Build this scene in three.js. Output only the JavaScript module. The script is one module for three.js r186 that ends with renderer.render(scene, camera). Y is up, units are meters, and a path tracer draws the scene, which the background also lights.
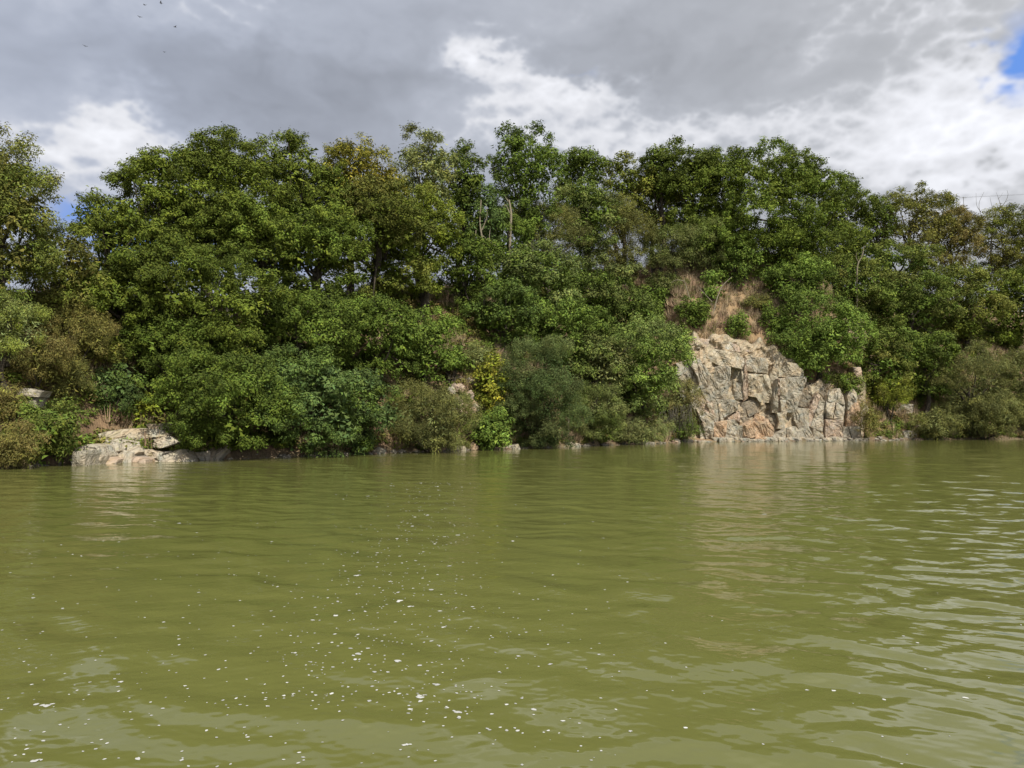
import * as THREE from 'three';
import { mergeGeometries } from 'three/addons/utils/BufferGeometryUtils.js';
import { createNoise2D, createNoise3D } from 'simplex-noise';

// ---------------------------------------------------------------- random numbers and noise, all seeded
function rng(seed) {
  let a = seed >>> 0;
  return () => { a = (a + 0x6D2B79F5) | 0; let t = Math.imul(a ^ (a >>> 15), 1 | a); t = (t + Math.imul(t ^ (t >>> 7), 61 | t)) ^ t; return ((t ^ (t >>> 14)) >>> 0) / 4294967296; };
}
const n2 = createNoise2D(rng(11)), n3 = createNoise3D(rng(12));
const fbm2 = (x, y, o = 4, g = 0.5) => { let a = 1, s = 0, t = 0; for (let i = 0; i < o; i++) { s += a * n2(x, y); t += a; a *= g; x = x * 2.03 + 7.1; y = y * 2.03 - 3.7; } return s / t; };
const fbm3 = (x, y, z, o = 4, g = 0.5) => { let a = 1, s = 0, t = 0; for (let i = 0; i < o; i++) { s += a * n3(x, y, z); t += a; a *= g; x = x * 2.03 + 7.1; y = y * 2.03 - 3.7; z = z * 2.03 + 1.9; } return s / t; };
const clamp = (x, a = 0, b = 1) => Math.min(b, Math.max(a, x));
const lerp = (a, b, t) => a + (b - a) * t;
const sstep = (a, b, x) => { const t = clamp((x - a) / (b - a)); return t * t * (3 - 2 * t); };
const rad = (d) => d * Math.PI / 180;

// ---------------------------------------------------------------- camera
const FOCAL = 770, EYE = 2.5, PITCH = Math.atan(36 / FOCAL);
const scene = new THREE.Scene();
const camera = new THREE.PerspectiveCamera(2 * Math.atan(384 / FOCAL) * 180 / Math.PI, 1024 / 768, 0.1, 6000);
camera.position.set(0, EYE, 0);
camera.rotation.x = PITCH;
scene.add(camera);

// ---------------------------------------------------------------- sky: broken grey cloud with white edges and small blue holes
const SUN_AZ = 30, SUN_EL = 49;          // degrees: azimuth from straight behind the viewer (positive = to the right), elevation
const sunDir = new THREE.Vector3(Math.sin(rad(SUN_AZ)) * Math.cos(rad(SUN_EL)), Math.sin(rad(SUN_EL)), Math.cos(rad(SUN_AZ)) * Math.cos(rad(SUN_EL)));
// masses of brighter (+) and darker (-) cloud: where they stand, width, height (pixels of the photograph, 13.4 to a degree), amount
const MASSES = [
  [118, 128, 42, 30, 0.24], [150, 150, 120, 26, 0.12], [215, 6, 150, 26, 0.13], [300, 95, 170, 46, -0.07], [60, 175, 90, 34, 0.14],
  [496, 66, 38, 22, 0.34], [560, 95, 60, 18, 0.34], [530, 130, 130, 24, 0.15], [470, 100, 50, 34, 0.08], [700, 60, 160, 50, 0.0], [600, 78, 60, 14, -0.08], [640, 140, 120, 22, 0.16],
  [955, 100, 74, 48, 0.3], [890, 150, 150, 30, 0.2], [1000, 175, 120, 26, 0.16], [860, 80, 70, 26, 0.03], [760, 120, 80, 20, 0.12], [900, 10, 120, 30, 0.12], [560, 5, 130, 24, 0.08],
];
const HOLES = [[1024, 50, 19, 28, 1.25], [66, 214, 36, 14, 0.6], [140, 238, 50, 20, 0.95], [250, 262, 70, 20, 0.5], [975, 42, 9, 7, 0.4], [585, 76, 20, 5, 0.22], [490, 190, 20, 14, 0.2]];
{
  const W = 3072, H = 1536, px = new Float32Array(W * H * 4);
  const place = (list) => list.map(([x, y, w, h, k]) => { const X = (x - 512) / FOCAL, Y = (384 - y) / FOCAL, c = Math.cos(PITCH), q = Math.sin(PITCH), dy = Y * c + q, dz = c - Y * q; return [Math.atan2(X, dz) * 180 / Math.PI, Math.atan2(dy, Math.hypot(X, dz)) * 180 / Math.PI, w / 13.4, h / 13.4, k]; });
  const bright = place(MASSES), gaps = place(HOLES);
  const bump = (list, az, el) => { let t = 0; for (const [a, e, w, h, k] of list) { const x = (az - a) / w, y = (el - e) / h, q = x * x + y * y; if (q < 8) t += k * Math.exp(-q); } return t; };
  for (let j = 0; j < H; j++) {
    const e0 = ((j + 0.5) / H - 0.5) * 180;
    for (let i = 0; i < W; i++) {
      const o = (j * W + i) * 4;
      px[o + 3] = 1;
      if (e0 < -1) { px[o] = 0.16; px[o + 1] = 0.18; px[o + 2] = 0.14; continue; }
      const th = ((i + 0.5) / W - 0.5) * 2 * Math.PI, el = rad(Math.max(e0, 0));
      const x = Math.cos(el) * Math.cos(th), y = Math.sin(el), z = Math.cos(el) * Math.sin(th), Y = y * 1.9;
      const wx = fbm3(x * 4.5, Y * 4.5, z * 4.5, 3), wy = fbm3(x * 4.5 + 20, Y * 4.5, z * 4.5 + 7, 3);
      const big = fbm3(x * 1.7 + 3, Y * 1.7, z * 1.7, 4);
      const mid = fbm3(x * 9 + wx * 0.5, Y * 9 + wy * 0.5, z * 9, 4, 0.5);
      const q1 = n3(x * 16 + 5, Y * 16, z * 16), q2 = n3(x * 37, Y * 37 + 3, z * 37), q3 = n3(x * 80, Y * 80 + 3, z * 80), q4 = n3(x * 170, Y * 170 + 3, z * 170);
      const puff = 1 - Math.abs(q1) - 0.5 * Math.abs(q2) - 0.26 * Math.abs(q3) - 0.14 * Math.abs(q4);   // billows, about -0.3 .. 1
      const az = Math.atan2(x, -z) * 180 / Math.PI;
      const aw = az + wx * 3.2 + mid * 1.3 + q1 * 0.7 + q2 * 0.55 + q3 * 0.34 + q4 * 0.15, ew = e0 + wy * 1.3 + mid * 0.7 + q1 * 0.35 + q2 * 0.35 + q3 * 0.24 + q4 * 0.1;
      const seen = Math.exp(-Math.pow(Math.abs(az) / 46, 6)) * Math.exp(-Math.pow(Math.max(0, e0 - 24) / 12, 4)), free = 1 - seen;
      const mass = bump(bright, aw, ew);
      let b = 0.365 + mass * 0.72 + 0.12 * sstep(0.10, 0.23, mass + (puff - 0.35) * 0.1) + free * (0.35 + 0.42 * Math.max(0, big + 0.12)) + mid * 0.045;
      b += sstep(0.4, 0.6, b) * (puff - 0.35) * 0.12 + (puff - 0.35) * 0.012;
      b = clamp(b, 0.22, 0.98);
      const tilt = clamp((az + 25) / 60);                             // the deck turns from slate on the left to neutral on the right
      const cold = 1 - sstep(0.38, 0.72, b);
      let r = b * lerp(0.985, lerp(0.90, 0.975, tilt), cold), g = b * lerp(1.0, lerp(0.985, 1.0, tilt), cold), bl = b * lerp(1.06, lerp(1.19, 1.05, tilt), cold);
      const t = clamp((bump(gaps, az + mid * 1.4 + q1 * 0.5 + q2 * 0.4 + q3 * 0.2, e0 + wy * 0.9 + q2 * 0.35 + q3 * 0.2) * 1.35 - 0.2) * seen + free * sstep(0.1, 0.5, -big - 0.16 + mid * 0.35));
      r = lerp(r, lerp(0.08, 0.17, 1 - y), t); g = lerp(g, lerp(0.22, 0.33, 1 - y), t); bl = lerp(bl, lerp(0.60, 0.78, 1 - y), t);
      px[o] = r; px[o + 1] = g; px[o + 2] = bl;
    }
  }
  const sky = new THREE.DataTexture(px, W, H, THREE.RGBAFormat, THREE.FloatType);
  sky.mapping = THREE.EquirectangularReflectionMapping; sky.magFilter = THREE.LinearFilter; sky.minFilter = THREE.LinearFilter; sky.needsUpdate = true;
  scene.background = sky; scene.environment = sky; scene.environmentIntensity = 1; scene.backgroundIntensity = 1;
}
// ---------------------------------------------------------------- sun
const sun = new THREE.DirectionalLight(new THREE.Color(1, 0.945, 0.82), 5);
sun.position.copy(sunDir).multiplyScalar(200).add(new THREE.Vector3(10, 0, -70));
sun.target.position.set(10, 0, -70);
sun.castShadow = true;
sun.shadow.camera.left = sun.shadow.camera.bottom = -130; sun.shadow.camera.right = sun.shadow.camera.top = 130; sun.shadow.camera.far = 500;
sun.shadow.mapSize.set(4096, 4096);
scene.add(sun, sun.target);

const renderer = new THREE.WebGLRenderer({ antialias: true });
renderer.setSize(1024, 768);
renderer.toneMapping = THREE.LinearToneMapping;
renderer.toneMappingExposure = 1.16;
renderer.shadowMap.enabled = true;

// ---------------------------------------------------------------- names, labels
const taken = new Map();
function numbered(name) { const n = taken.get(name) || 0; taken.set(name, n + 1); return n ? name + '_' + String(n).padStart(3, '0') : name; }
function tag(o, label, category, group, kind) {
  if (label) o.userData.label = label;
  if (category) o.userData.category = category;
  if (group) o.userData.group = group;
  if (kind) o.userData.kind = kind;
  return o;
}
function thing(name, pos, label, category, group) {
  const g = new THREE.Group(); g.name = numbered(name); g.position.copy(pos); scene.add(g);
  return tag(g, label, category, group);
}
function part(name, geometry, material, parent) {
  const m = new THREE.Mesh(geometry, material); m.name = parent === scene ? numbered(name) : name;
  m.castShadow = m.receiveShadow = true; parent.add(m); return m;
}
// the world point that a pixel of the photograph shows at a given distance in front of the viewer
const V = (x, y, z) => new THREE.Vector3(x, y, z);
function rayOf(px, py) {
  const x = (px - 512) / FOCAL, y = (384 - py) / FOCAL, c = Math.cos(PITCH), s = Math.sin(PITCH);
  const d = V(x, y * c + s, -(c - y * s));
  return d.multiplyScalar(-1 / d.z);
}
const at = (px, py, depth) => rayOf(px, py).multiplyScalar(depth).add(V(0, EYE, 0));

// ---------------------------------------------------------------- the lie of the land
const SHORE = [[-600, 10], [-120, 14], [-60, 25], [-40, 32], [-30, 37], [-26.6, 40.5], [-24.6, 45], [-18.6, 49], [-14.3, 52.5], [-7.2, 60], [-2.7, 64], [4.4, 71], [13, 80], [20.2, 87.5], [44, 93.5], [50, 97], [67, 101], [90, 112], [200, 150], [600, 220]];
function shore(X) {
  let i = 1; while (i < SHORE.length - 1 && SHORE[i][0] < X) i++;
  const [a, b] = SHORE[i - 1], [c, d] = SHORE[i];
  return lerp(b, d, clamp((X - a) / (c - a))) + 0.35 * fbm2(X * 0.35, 3.3, 2);
}
const TOPS = [[-600, 9], [-60, 9], [-32, 10], [-20, 12.5], [-6, 16], [5, 20], [18, 25], [38, 26], [60, 23], [90, 22], [600, 22]];
function topOf(X) { let i = 1; while (i < TOPS.length - 1 && TOPS[i][0] < X) i++; return lerp(TOPS[i - 1][1], TOPS[i][1], clamp((X - TOPS[i - 1][0]) / (TOPS[i][0] - TOPS[i - 1][0]))); }
const rise = (t) => 1 - Math.pow(1 - clamp(t), 1.6);
function ground(X, D) {
  const s = D - shore(X), top = topOf(X);
  if (s < 0) return Math.max(-3, s * 0.7) - 0.02;
  const cliff = sstep(18.5, 21, X) * (1 - sstep(42.5, 46, X));
  const low = sstep(-29, -26, X) * (1 - sstep(-15.5, -13, X)), flat = 1.6 + 3.2 * low, bank = (0.35 + 0.5 * low) * sstep(0, 0.8, s) + 0.5 * sstep(0.6, flat, s);
  const plain = bank + (top - 0.85 - 0.5 * low) * rise((s - flat * 0.8) / (1.15 * top));
  const steep = 10.6 * sstep(2.6, 6.2, s) + 0.25 * sstep(0, 0.5, s) + (top - 10.8) * rise((s - 4) / 15);
  const rough = fbm2(X * 0.22, D * 0.22, 4) * 0.75 * sstep(0, 4, s) + fbm2(X * 0.9, D * 0.9, 3) * 0.16 * sstep(0, 1, s);
  return lerp(plain, steep, cliff) + rough * (1 - 0.5 * sstep(25, 60, s));
}
// where the line of sight through a pixel meets the land
function hit(px, py, cap = 34) {
  const r = rayOf(px, py);
  let D = 12, last = 12;
  for (; D < 260; D += 0.15) {
    const X = r.x * D, s = D - shore(X);
    if (s > 0) { last = D; if (EYE + r.y * D <= ground(X, D) || s > cap) break; }
  }
  return V(r.x * D, ground(r.x * D, D), -D);
}

// ---------------------------------------------------------------- textures
function dataTexture(size, fn, srgb) {
  const d = new Uint8Array(size * size * 4);
  for (let j = 0; j < size; j++) for (let i = 0; i < size; i++) {
    const c = fn(i / size, j / size), o = (j * size + i) * 4;
    d[o] = clamp(c[0]) * 255; d[o + 1] = clamp(c[1]) * 255; d[o + 2] = clamp(c[2]) * 255; d[o + 3] = 255;
  }
  const t = new THREE.DataTexture(d, size, size, THREE.RGBAFormat, THREE.UnsignedByteType);
  t.wrapS = t.wrapT = THREE.RepeatWrapping; t.magFilter = THREE.LinearFilter; t.minFilter = THREE.LinearMipmapLinearFilter; t.generateMipmaps = true;
  if (srgb) t.colorSpace = THREE.SRGBColorSpace;
  t.needsUpdate = true; return t;
}
// noise that closes on itself at the edge of the tile
function tiled(u, v, f, o = 4, g = 0.55) {
  let a = 1, s = 0, t = 0;
  for (let k = 0; k < o; k++) {
    const A = u * 2 * Math.PI, B = v * 2 * Math.PI, r = f / (2 * Math.PI);
    s += a * n3(Math.cos(A) * r + Math.cos(B) * r * 0.9 + k * 5, Math.sin(A) * r + 3.1, Math.sin(B) * r + Math.cos(A + B) * 0.35 * r);
    t += a; a *= g; f *= 2;
  }
  return s / t;
}
const rockTex = dataTexture(512, (u, v) => {
  const a = tiled(u, v, 6, 5), b = tiled(u + 0.37, v + 0.11, 22, 3), c = tiled(u + 0.7, v, 3, 3), st = tiled(u, v * 0.25, 14, 3);
  const l = 0.92 + 0.09 * a + 0.08 * b + 0.06 * st, crack = sstep(0.05, 0.0, Math.abs(tiled(u + 0.2, v + 0.5, 5, 3))) * 0.16;
  const lich = sstep(0.25, 0.5, tiled(u + 0.9, v + 0.4, 9, 3));
  const w = 0.06 * c;
  return [l - crack + w, l - crack * 1.02 - 0.01, l - crack - w - 0.03 - 0.06 * lich];
}, true);
const rockBump = dataTexture(512, (u, v) => { const a = tiled(u, v, 8, 6, 0.62), q = Math.abs(tiled(u + 0.2, v + 0.5, 5, 3)); const h = 0.5 + 0.35 * a - 0.35 * sstep(0.08, 0, q); return [h, h, h]; });
const soilTex = dataTexture(512, (u, v) => { const a = tiled(u, v, 9, 5), b = tiled(u + 0.3, v + 0.2, 40, 3, 0.7); const l = 0.88 + 0.16 * a + 0.2 * b; return [l, l - 0.02 + 0.03 * a, l - 0.06]; }, true);
const soilBump = dataTexture(512, (u, v) => { const h = 0.5 + 0.5 * tiled(u, v, 16, 5, 0.7); return [h, h, h]; });
const barkTex = dataTexture(256, (u, v) => { const a = tiled(u, v * 0.3, 18, 4, 0.6), b = tiled(u, v, 5, 3); const l = 0.72 + 0.3 * a + 0.15 * b; return [l, l, l - 0.03]; }, true);

// ---------------------------------------------------------------- ground: one sheet from the lake bed over the bank and away
function axis(stops) { // [from, step], ... : lines whose spacing changes smoothly between stops
  const a = [stops[0][0]];
  for (let i = 0; i < stops.length - 1; i++) {
    const [x0, s0] = stops[i], [x1, s1] = stops[i + 1];
    let x = x0;
    while (true) { const s = lerp(s0, s1, (x - x0) / (x1 - x0)); x += s; if (x > x1 - s * 0.5) break; a.push(x); }
    a.push(x1);
  }
  return a;
}
function sheet(xs, ds, height, colour, uvScale, normalOf) {
  const nx = xs.length, nd = ds.length, P = new Float32Array(nx * nd * 3), U = new Float32Array(nx * nd * 2), C = colour && new Float32Array(nx * nd * 3), N = normalOf && new Float32Array(nx * nd * 3), I = new Uint32Array((nx - 1) * (nd - 1) * 6);
  let k = 0;
  for (let j = 0; j < nd; j++) for (let i = 0; i < nx; i++, k++) {
    const X = xs[i], D = ds[j], h = height(X, D, i, j);
    P[k * 3] = X; P[k * 3 + 1] = h; P[k * 3 + 2] = -D; U[k * 2] = X / uvScale; U[k * 2 + 1] = D / uvScale;
    if (C) { const c = colour(X, D, h); C[k * 3] = c[0]; C[k * 3 + 1] = c[1]; C[k * 3 + 2] = c[2]; }
    if (N) { const c = normalOf(X, D, i, j); N[k * 3] = c[0]; N[k * 3 + 1] = c[1]; N[k * 3 + 2] = c[2]; }
  }
  k = 0;
  for (let j = 0; j < nd - 1; j++) for (let i = 0; i < nx - 1; i++) {
    const a = j * nx + i, b = a + 1, c = a + nx, d = c + 1;
    I[k++] = a; I[k++] = b; I[k++] = c; I[k++] = b; I[k++] = d; I[k++] = c;
  }
  const g = new THREE.BufferGeometry();
  g.setAttribute('position', new THREE.BufferAttribute(P, 3)); g.setAttribute('uv', new THREE.BufferAttribute(U, 2));
  if (C) g.setAttribute('color', new THREE.BufferAttribute(C, 3));
  g.setIndex(new THREE.BufferAttribute(I, 1));
  if (N) g.setAttribute('normal', new THREE.BufferAttribute(N, 3)); else g.computeVertexNormals();
  return g;
}
{
  const xs = axis([[-3000, 600], [-400, 90], [-80, 4], [-45, 0.8], [85, 0.8], [130, 6], [500, 90], [3000, 600]]);
  const ds = axis([[-3000, 700], [-60, 30], [20, 3], [34, 0.65], [128, 0.65], [150, 4], [300, 30], [3000, 700]]);
  const tan = [0.37, 0.265, 0.16], soil = [0.15, 0.10, 0.062], green = [0.10, 0.105, 0.04], pink = [0.36, 0.235, 0.165], mud = [0.16, 0.135, 0.085];
  const g = sheet(xs, ds, ground, (X, D, h) => {
    const s = D - shore(X), a = 0.5 + 0.5 * fbm2(X * 0.16 + 9, D * 0.16, 4), b = 0.5 + 0.5 * fbm2(X * 0.5, D * 0.5 + 4, 4), c = 0.5 + 0.5 * fbm2(X * 1.7, D * 1.7, 3);
    const open = sstep(16, 22, X) * (1 - sstep(36, 44, X)) * sstep(3, 6, s);
    const out = [0, 1, 2].map((i) => {
      let q = lerp(soil[i], tan[i], clamp(sstep(0.4, 0.62, a) * 0.8 + open));
      q = lerp(q, pink[i], sstep(0.5, 0.75, b) * 0.55);
      q = lerp(q, green[i], sstep(0.55, 0.8, c) * 0.45 + 0.8 * sstep(45, 90, s));
      q = lerp(mud[i], q, sstep(0.1, 0.7, s));
      return q * (0.85 + 0.3 * c);
    });
    return out;
  }, 2.5);
  part('ground', g, new THREE.MeshStandardMaterial({ vertexColors: true, map: soilTex, bumpMap: soilBump, bumpScale: 0.06, roughness: 0.97 }), scene).userData.kind = 'structure';
}

// ---------------------------------------------------------------- water: wind ripples on a turbid green lake
const WAVES = [];
{
  const r = rng(77), dirs = [[12, 1], [28, 0.8], [-14, 0.6], [55, 0.4], [80, 0.25]];
  // [length of wave, height]: long soft undulation to short ripples; mostly running away from and across the viewer
  for (let i = 0; i < 44; i++) {
    const L = 0.26 * Math.pow(2.6 / 0.26, Math.pow(i / 43, 0.85)), spread = dirs[i % dirs.length];
    const ang = rad(90 - spread[0] + (r() - 0.5) * 26);
    const slope = (L > 1.2 ? 0.0130 : L > 0.5 ? 0.0195 : 0.0220) * (0.55 + 0.9 * spread[1]) * (0.6 + 0.8 * r());
    WAVES.push({ kx: Math.cos(ang) * 2 * Math.PI / L, kd: Math.sin(ang) * 2 * Math.PI / L, L, a: slope * L / (2 * Math.PI), p: r() * 6.283, g: 1.3 * L, gs: r() * 100 });
  }
}
function windAt(X, D) { // ripples stand higher to the right, where the wind comes over the water, and lie down in patches on the left
  const az = X / Math.max(4, D), patch = fbm2(X * 0.11 + 5, D * 0.07, 3);
  return { short: clamp(0.34 + 0.85 * sstep(-0.1, 0.62, az + patch * 0.28) + 0.45 * sstep(10, 30, D) + patch * 0.25, 0.1, 1.35), long: clamp(0.85 + 0.25 * patch + 0.3 * sstep(0.0, 0.6, az), 0.4, 1.4) };
}
function wave(X, D, sp, out) {
  const w = windAt(X, D), qx = X + 0.35 * n2(X * 0.35, D * 0.35), qd = D + 0.3 * n2(X * 0.4 + 40, D * 0.4);
  let h = 0, hx = 0, hd = 0;
  for (const k of WAVES) {
    const keep = clamp((k.L / sp - 2.1) / 1.6);
    if (keep <= 0) continue;
    const grp = 0.35 + 0.65 * (0.5 + 0.5 * n2(qx / (k.g * 3.1) + k.gs, qd / (k.g * 2.2)));
    const A = k.a * keep * grp * (k.L < 0.62 ? w.short : w.long) , f = k.kx * qx + k.kd * qd + k.p, s = Math.sin(f), c = Math.cos(f);
    h += A * s; hx += A * k.kx * c; hd += A * k.kd * c;
  }
  out[0] = h; out[1] = hx; out[2] = hd;
}
const waterHeight = (X, D) => { const o = [0, 0, 0]; wave(X, D, 0.06, o); return o[0]; };
{
  // columns of the sheet fan out with distance; beyond the lake in view they run on to the horizon
  const us = axis([[-1, 1 / 180], [1, 1 / 180]]), far = [1.2, 1.6, 2.5, 5, 14, 60];
  const cols = [...far.map((u) => -u).reverse(), ...us, ...far];
  const ds = axis([[-3000, 600], [-60, 12], [2.5, 0.3], [4, 0.075], [25, 0.075], [45, 0.17], [70, 0.4], [115, 0.6], [170, 8], [400, 60], [3000, 600]]);
  const wide = (D) => 6 + 0.75 * clamp(D, 2.5, 140);
  const out = [0, 0, 0], N = [], X0 = [];
  const g = sheet(cols, ds, (u, D, i, j) => {
    const X = u * wide(D), sp = Math.max(wide(D) / 180 * (Math.abs(u) > 1.01 ? 60 : 1), ds[Math.min(j + 1, ds.length - 1)] - ds[Math.max(j - 1, 0)] + (ds[j] > 4 ? 0 : 1)) * (Math.abs(u) > 1.01 ? 1 : 0.5 + 0.5 * clamp(D / 40));
    wave(X, D, Math.max(sp, 0.055), out);
    const l = Math.hypot(out[1], out[2], 1);
    N.push([-out[1] / l, 1 / l, out[2] / l]); X0.push(X);
    return out[0];
  }, null, 3, (X, D, i, j) => N[j * cols.length + i]);
  { const p = g.attributes.position, q = g.attributes.uv; for (let k = 0; k < p.count; k++) { p.setX(k, X0[k]); q.setX(k, X0[k] / 3); } }
  // fine ripple of a few centimetres, as a normal map whose tile closes on itself
  const S = 1024, hgt = new Float32Array(S * S), r = rng(5), comp = [];
  for (let k = 0; k < 60; k++) { const m = 8 + Math.floor(r() * 26), ang = rad(90 + (r() - 0.5) * 110); comp.push([Math.round(Math.cos(ang) * m), Math.round(Math.sin(ang) * m), r() * 6.283, 1 / m]); }
  for (let j = 0; j < S; j++) for (let i = 0; i < S; i++) { let h = 0; for (const [a, b, p, q] of comp) h += q * Math.sin(2 * Math.PI * (a * i + b * j) / S + p); hgt[j * S + i] = h; }
  const d = new Uint8Array(S * S * 4), sc = 1.15;
  for (let j = 0; j < S; j++) for (let i = 0; i < S; i++) {
    const dx = (hgt[j * S + (i + 1) % S] - hgt[j * S + (i + S - 1) % S]) * sc, dy = (hgt[((j + 1) % S) * S + i] - hgt[((j + S - 1) % S) * S + i]) * sc, l = Math.hypot(dx, dy, 1), o = (j * S + i) * 4;
    d[o] = 127.5 - 127.5 * dx / l; d[o + 1] = 127.5 - 127.5 * dy / l; d[o + 2] = 127.5 + 127.5 / l; d[o + 3] = 255;
  }
  const nm = new THREE.DataTexture(d, S, S, THREE.RGBAFormat); nm.wrapS = nm.wrapT = THREE.RepeatWrapping; nm.magFilter = THREE.LinearFilter; nm.needsUpdate = true;
  part('water', g, new THREE.MeshPhysicalMaterial({ color: new THREE.Color().setRGB(0.101, 0.105, 0.030), roughness: 0.06, ior: 1.333, normalMap: nm, normalScale: new THREE.Vector2(0.24, 0.24) }), scene).userData.kind = 'structure';
}

// ---------------------------------------------------------------- foliage
const LEAF_KINDS = {            // leaf length, width, number per clump, how flat the clump lies, how far leaves point outward
  oak: { l: 0.305, w: 0.22, n: 150, flat: 0.66, out: 0.35, core: 0.3 },
  ash: { l: 0.33, w: 0.19, n: 145, flat: 0.8, out: 0.45, core: 0.3 },
  willow: { l: 0.285, w: 0.11, n: 200, flat: 0.95, out: 1.4, core: 0.25 },
};
const CLUMPS = {}, leafGeometry = (P, C) => { const g = new THREE.BufferGeometry(); g.setAttribute('position', new THREE.BufferAttribute(P, 3)); g.setAttribute('color', new THREE.BufferAttribute(C, 3)); return g; };
for (const kind in LEAF_KINDS) {
  const K = LEAF_KINDS[kind]; CLUMPS[kind] = [];
  for (let v = 0; v < 5; v++) {
    const r = rng(900 + v * 17 + kind.length * 131), P = [], C = [];
    const u = V(0, 0, 0), n = V(0, 0, 0), t = V(0, 0, 0), b = V(0, 0, 0);
    for (let i = 0; i < K.n; i++) {
      do u.set(r() * 2 - 1, r() * 2 - 1, r() * 2 - 1); while (u.lengthSq() > 1 || u.lengthSq() < 0.01);
      u.normalize();
      const lump = 0.74 + 0.42 * n3(u.x * 1.9 + v * 9, u.y * 1.9, u.z * 1.9);
      const q = (K.core + (1 - K.core) * Math.pow(r(), 0.45)) * lump;
      const p = V(u.x * q, u.y * q * K.flat, u.z * q);
      n.set((r() - 0.5) * 1.3, 0.6, (r() - 0.5) * 1.3).addScaledVector(u, 0.9).normalize();
      t.set(r() - 0.5, (r() - 0.5) * 0.5 - 0.1, r() - 0.5).normalize().addScaledVector(u, K.out * (0.5 + r()));
      t.addScaledVector(n, -t.dot(n)).normalize(); b.crossVectors(n, t);
      const L = K.l * (0.65 + 0.6 * r()), W = K.w * (0.65 + 0.6 * r()) / 2, k = r() < 0.5 ? 0.35 : 0.65;
      const pts = [p.clone().addScaledVector(b, W * (0.2 + k)), p.clone().addScaledVector(b, -W).addScaledVector(t, L * k * 0.6), p.clone().addScaledVector(t, L).addScaledVector(b, W * (k - 0.5))];
      const l = 0.72 + 0.5 * r(), hue = (r() - 0.5) * 0.24, tip = r() < 0.06 ? 1.4 : 1;
      for (const s of pts) { P.push(s.x, s.y, s.z); C.push(l * (1 + hue) * tip, l * tip, l * (1 - hue * 0.6)); }
    }
    CLUMPS[kind].push(leafGeometry(new Float32Array(P), new Float32Array(C)));
  }
}
for (const k in CLUMPS) CLUMPS[k].forEach((g) => g.computeVertexNormals());
const _pm = new THREE.Matrix4(), _pv = V(0, 0, 0);
function foliage(kind, list, share, leaf) { // every clump of a crown with its own turn, size and tone, joined into one mesh
  const set = CLUMPS[kind], n = Math.round(LEAF_KINDS[kind].n * share), P = new Float32Array(list.length * n * 9), C = new Float32Array(list.length * n * 9);
  let o = 0;
  list.forEach((k, i) => {
    const g = set[i % set.length], a = g.attributes.position.array, c = g.attributes.color.array;
    _q.setFromEuler(_e.set(k.tilt, k.turn, k.lean, 'YXZ')); _pm.compose(k.p, _q, k.s);
    for (let q = 0; q < n * 9; q += 3) { const v = q - q % 9; _pv.set(a[v] + (a[q] - a[v]) * leaf, a[v + 1] + (a[q + 1] - a[v + 1]) * leaf, a[v + 2] + (a[q + 2] - a[v + 2]) * leaf).applyMatrix4(_pm); P[o] = _pv.x; P[o + 1] = _pv.y; P[o + 2] = _pv.z; for (let j = 0; j < 3; j++) C[o + j] = c[q + j] * k.c[j]; o += 3; }
  });
  return leafGeometry(P, C);
}
const leafMat = new THREE.MeshPhysicalMaterial({ vertexColors: true, roughness: 0.9, specularIntensity: 0.35, transmission: 0.1, thickness: 0, side: THREE.DoubleSide });
const TONES = {
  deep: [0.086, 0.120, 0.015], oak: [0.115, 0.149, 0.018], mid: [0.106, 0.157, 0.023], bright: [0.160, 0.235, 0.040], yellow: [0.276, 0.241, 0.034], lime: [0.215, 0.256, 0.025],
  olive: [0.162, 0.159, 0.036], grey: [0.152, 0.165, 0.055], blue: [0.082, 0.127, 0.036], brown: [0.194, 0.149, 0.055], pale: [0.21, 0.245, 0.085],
};
const barkDark = new THREE.MeshStandardMaterial({ color: new THREE.Color().setRGB(0.10, 0.08, 0.06), map: barkTex, bumpMap: barkTex, bumpScale: 0.03, roughness: 0.95 });
const barkPale = new THREE.MeshStandardMaterial({ color: new THREE.Color().setRGB(0.42, 0.36, 0.28), map: barkTex, bumpMap: barkTex, bumpScale: 0.02, roughness: 0.95 });
const barkGrey = new THREE.MeshStandardMaterial({ color: new THREE.Color().setRGB(0.20, 0.18, 0.15), map: barkTex, bumpMap: barkTex, bumpScale: 0.02, roughness: 0.95 });

// a tapered, bent stem through given points
function stem(points, r0, r1, sides = 7, steps) {
  const c = new THREE.CatmullRomCurve3(points), n = steps || Math.max(4, points.length * 3), P = [], U = [], I = [], f = c.computeFrenetFrames(n);
  let run = 0, prev = null;
  for (let i = 0; i <= n; i++) {
    const t = i / n, p = c.getPoint(t), r = lerp(r0, r1, Math.pow(t, 0.85)) * (1 + (i === 0 ? 0.25 : 0));
    if (prev) run += p.distanceTo(prev); prev = p;
    for (let k = 0; k <= sides; k++) {
      const a = k / sides * 2 * Math.PI, q = r * (1 + 0.12 * n3(k % sides * 1.7, t * 6, r0 * 40));
      const v = p.clone().addScaledVector(f.normals[i], Math.cos(a) * q).addScaledVector(f.binormals[i], Math.sin(a) * q);
      P.push(v.x, v.y, v.z); U.push(k / sides, run);
    }
  }
  for (let i = 0; i < n; i++) for (let k = 0; k < sides; k++) { const a = i * (sides + 1) + k, b = a + sides + 1; I.push(a, a + 1, b, a + 1, b + 1, b); }
  const g = new THREE.BufferGeometry();
  g.setAttribute('position', new THREE.Float32BufferAttribute(P, 3)); g.setAttribute('uv', new THREE.Float32BufferAttribute(U, 2)); g.setIndex(I); g.computeVertexNormals();
  return g;
}
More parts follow.
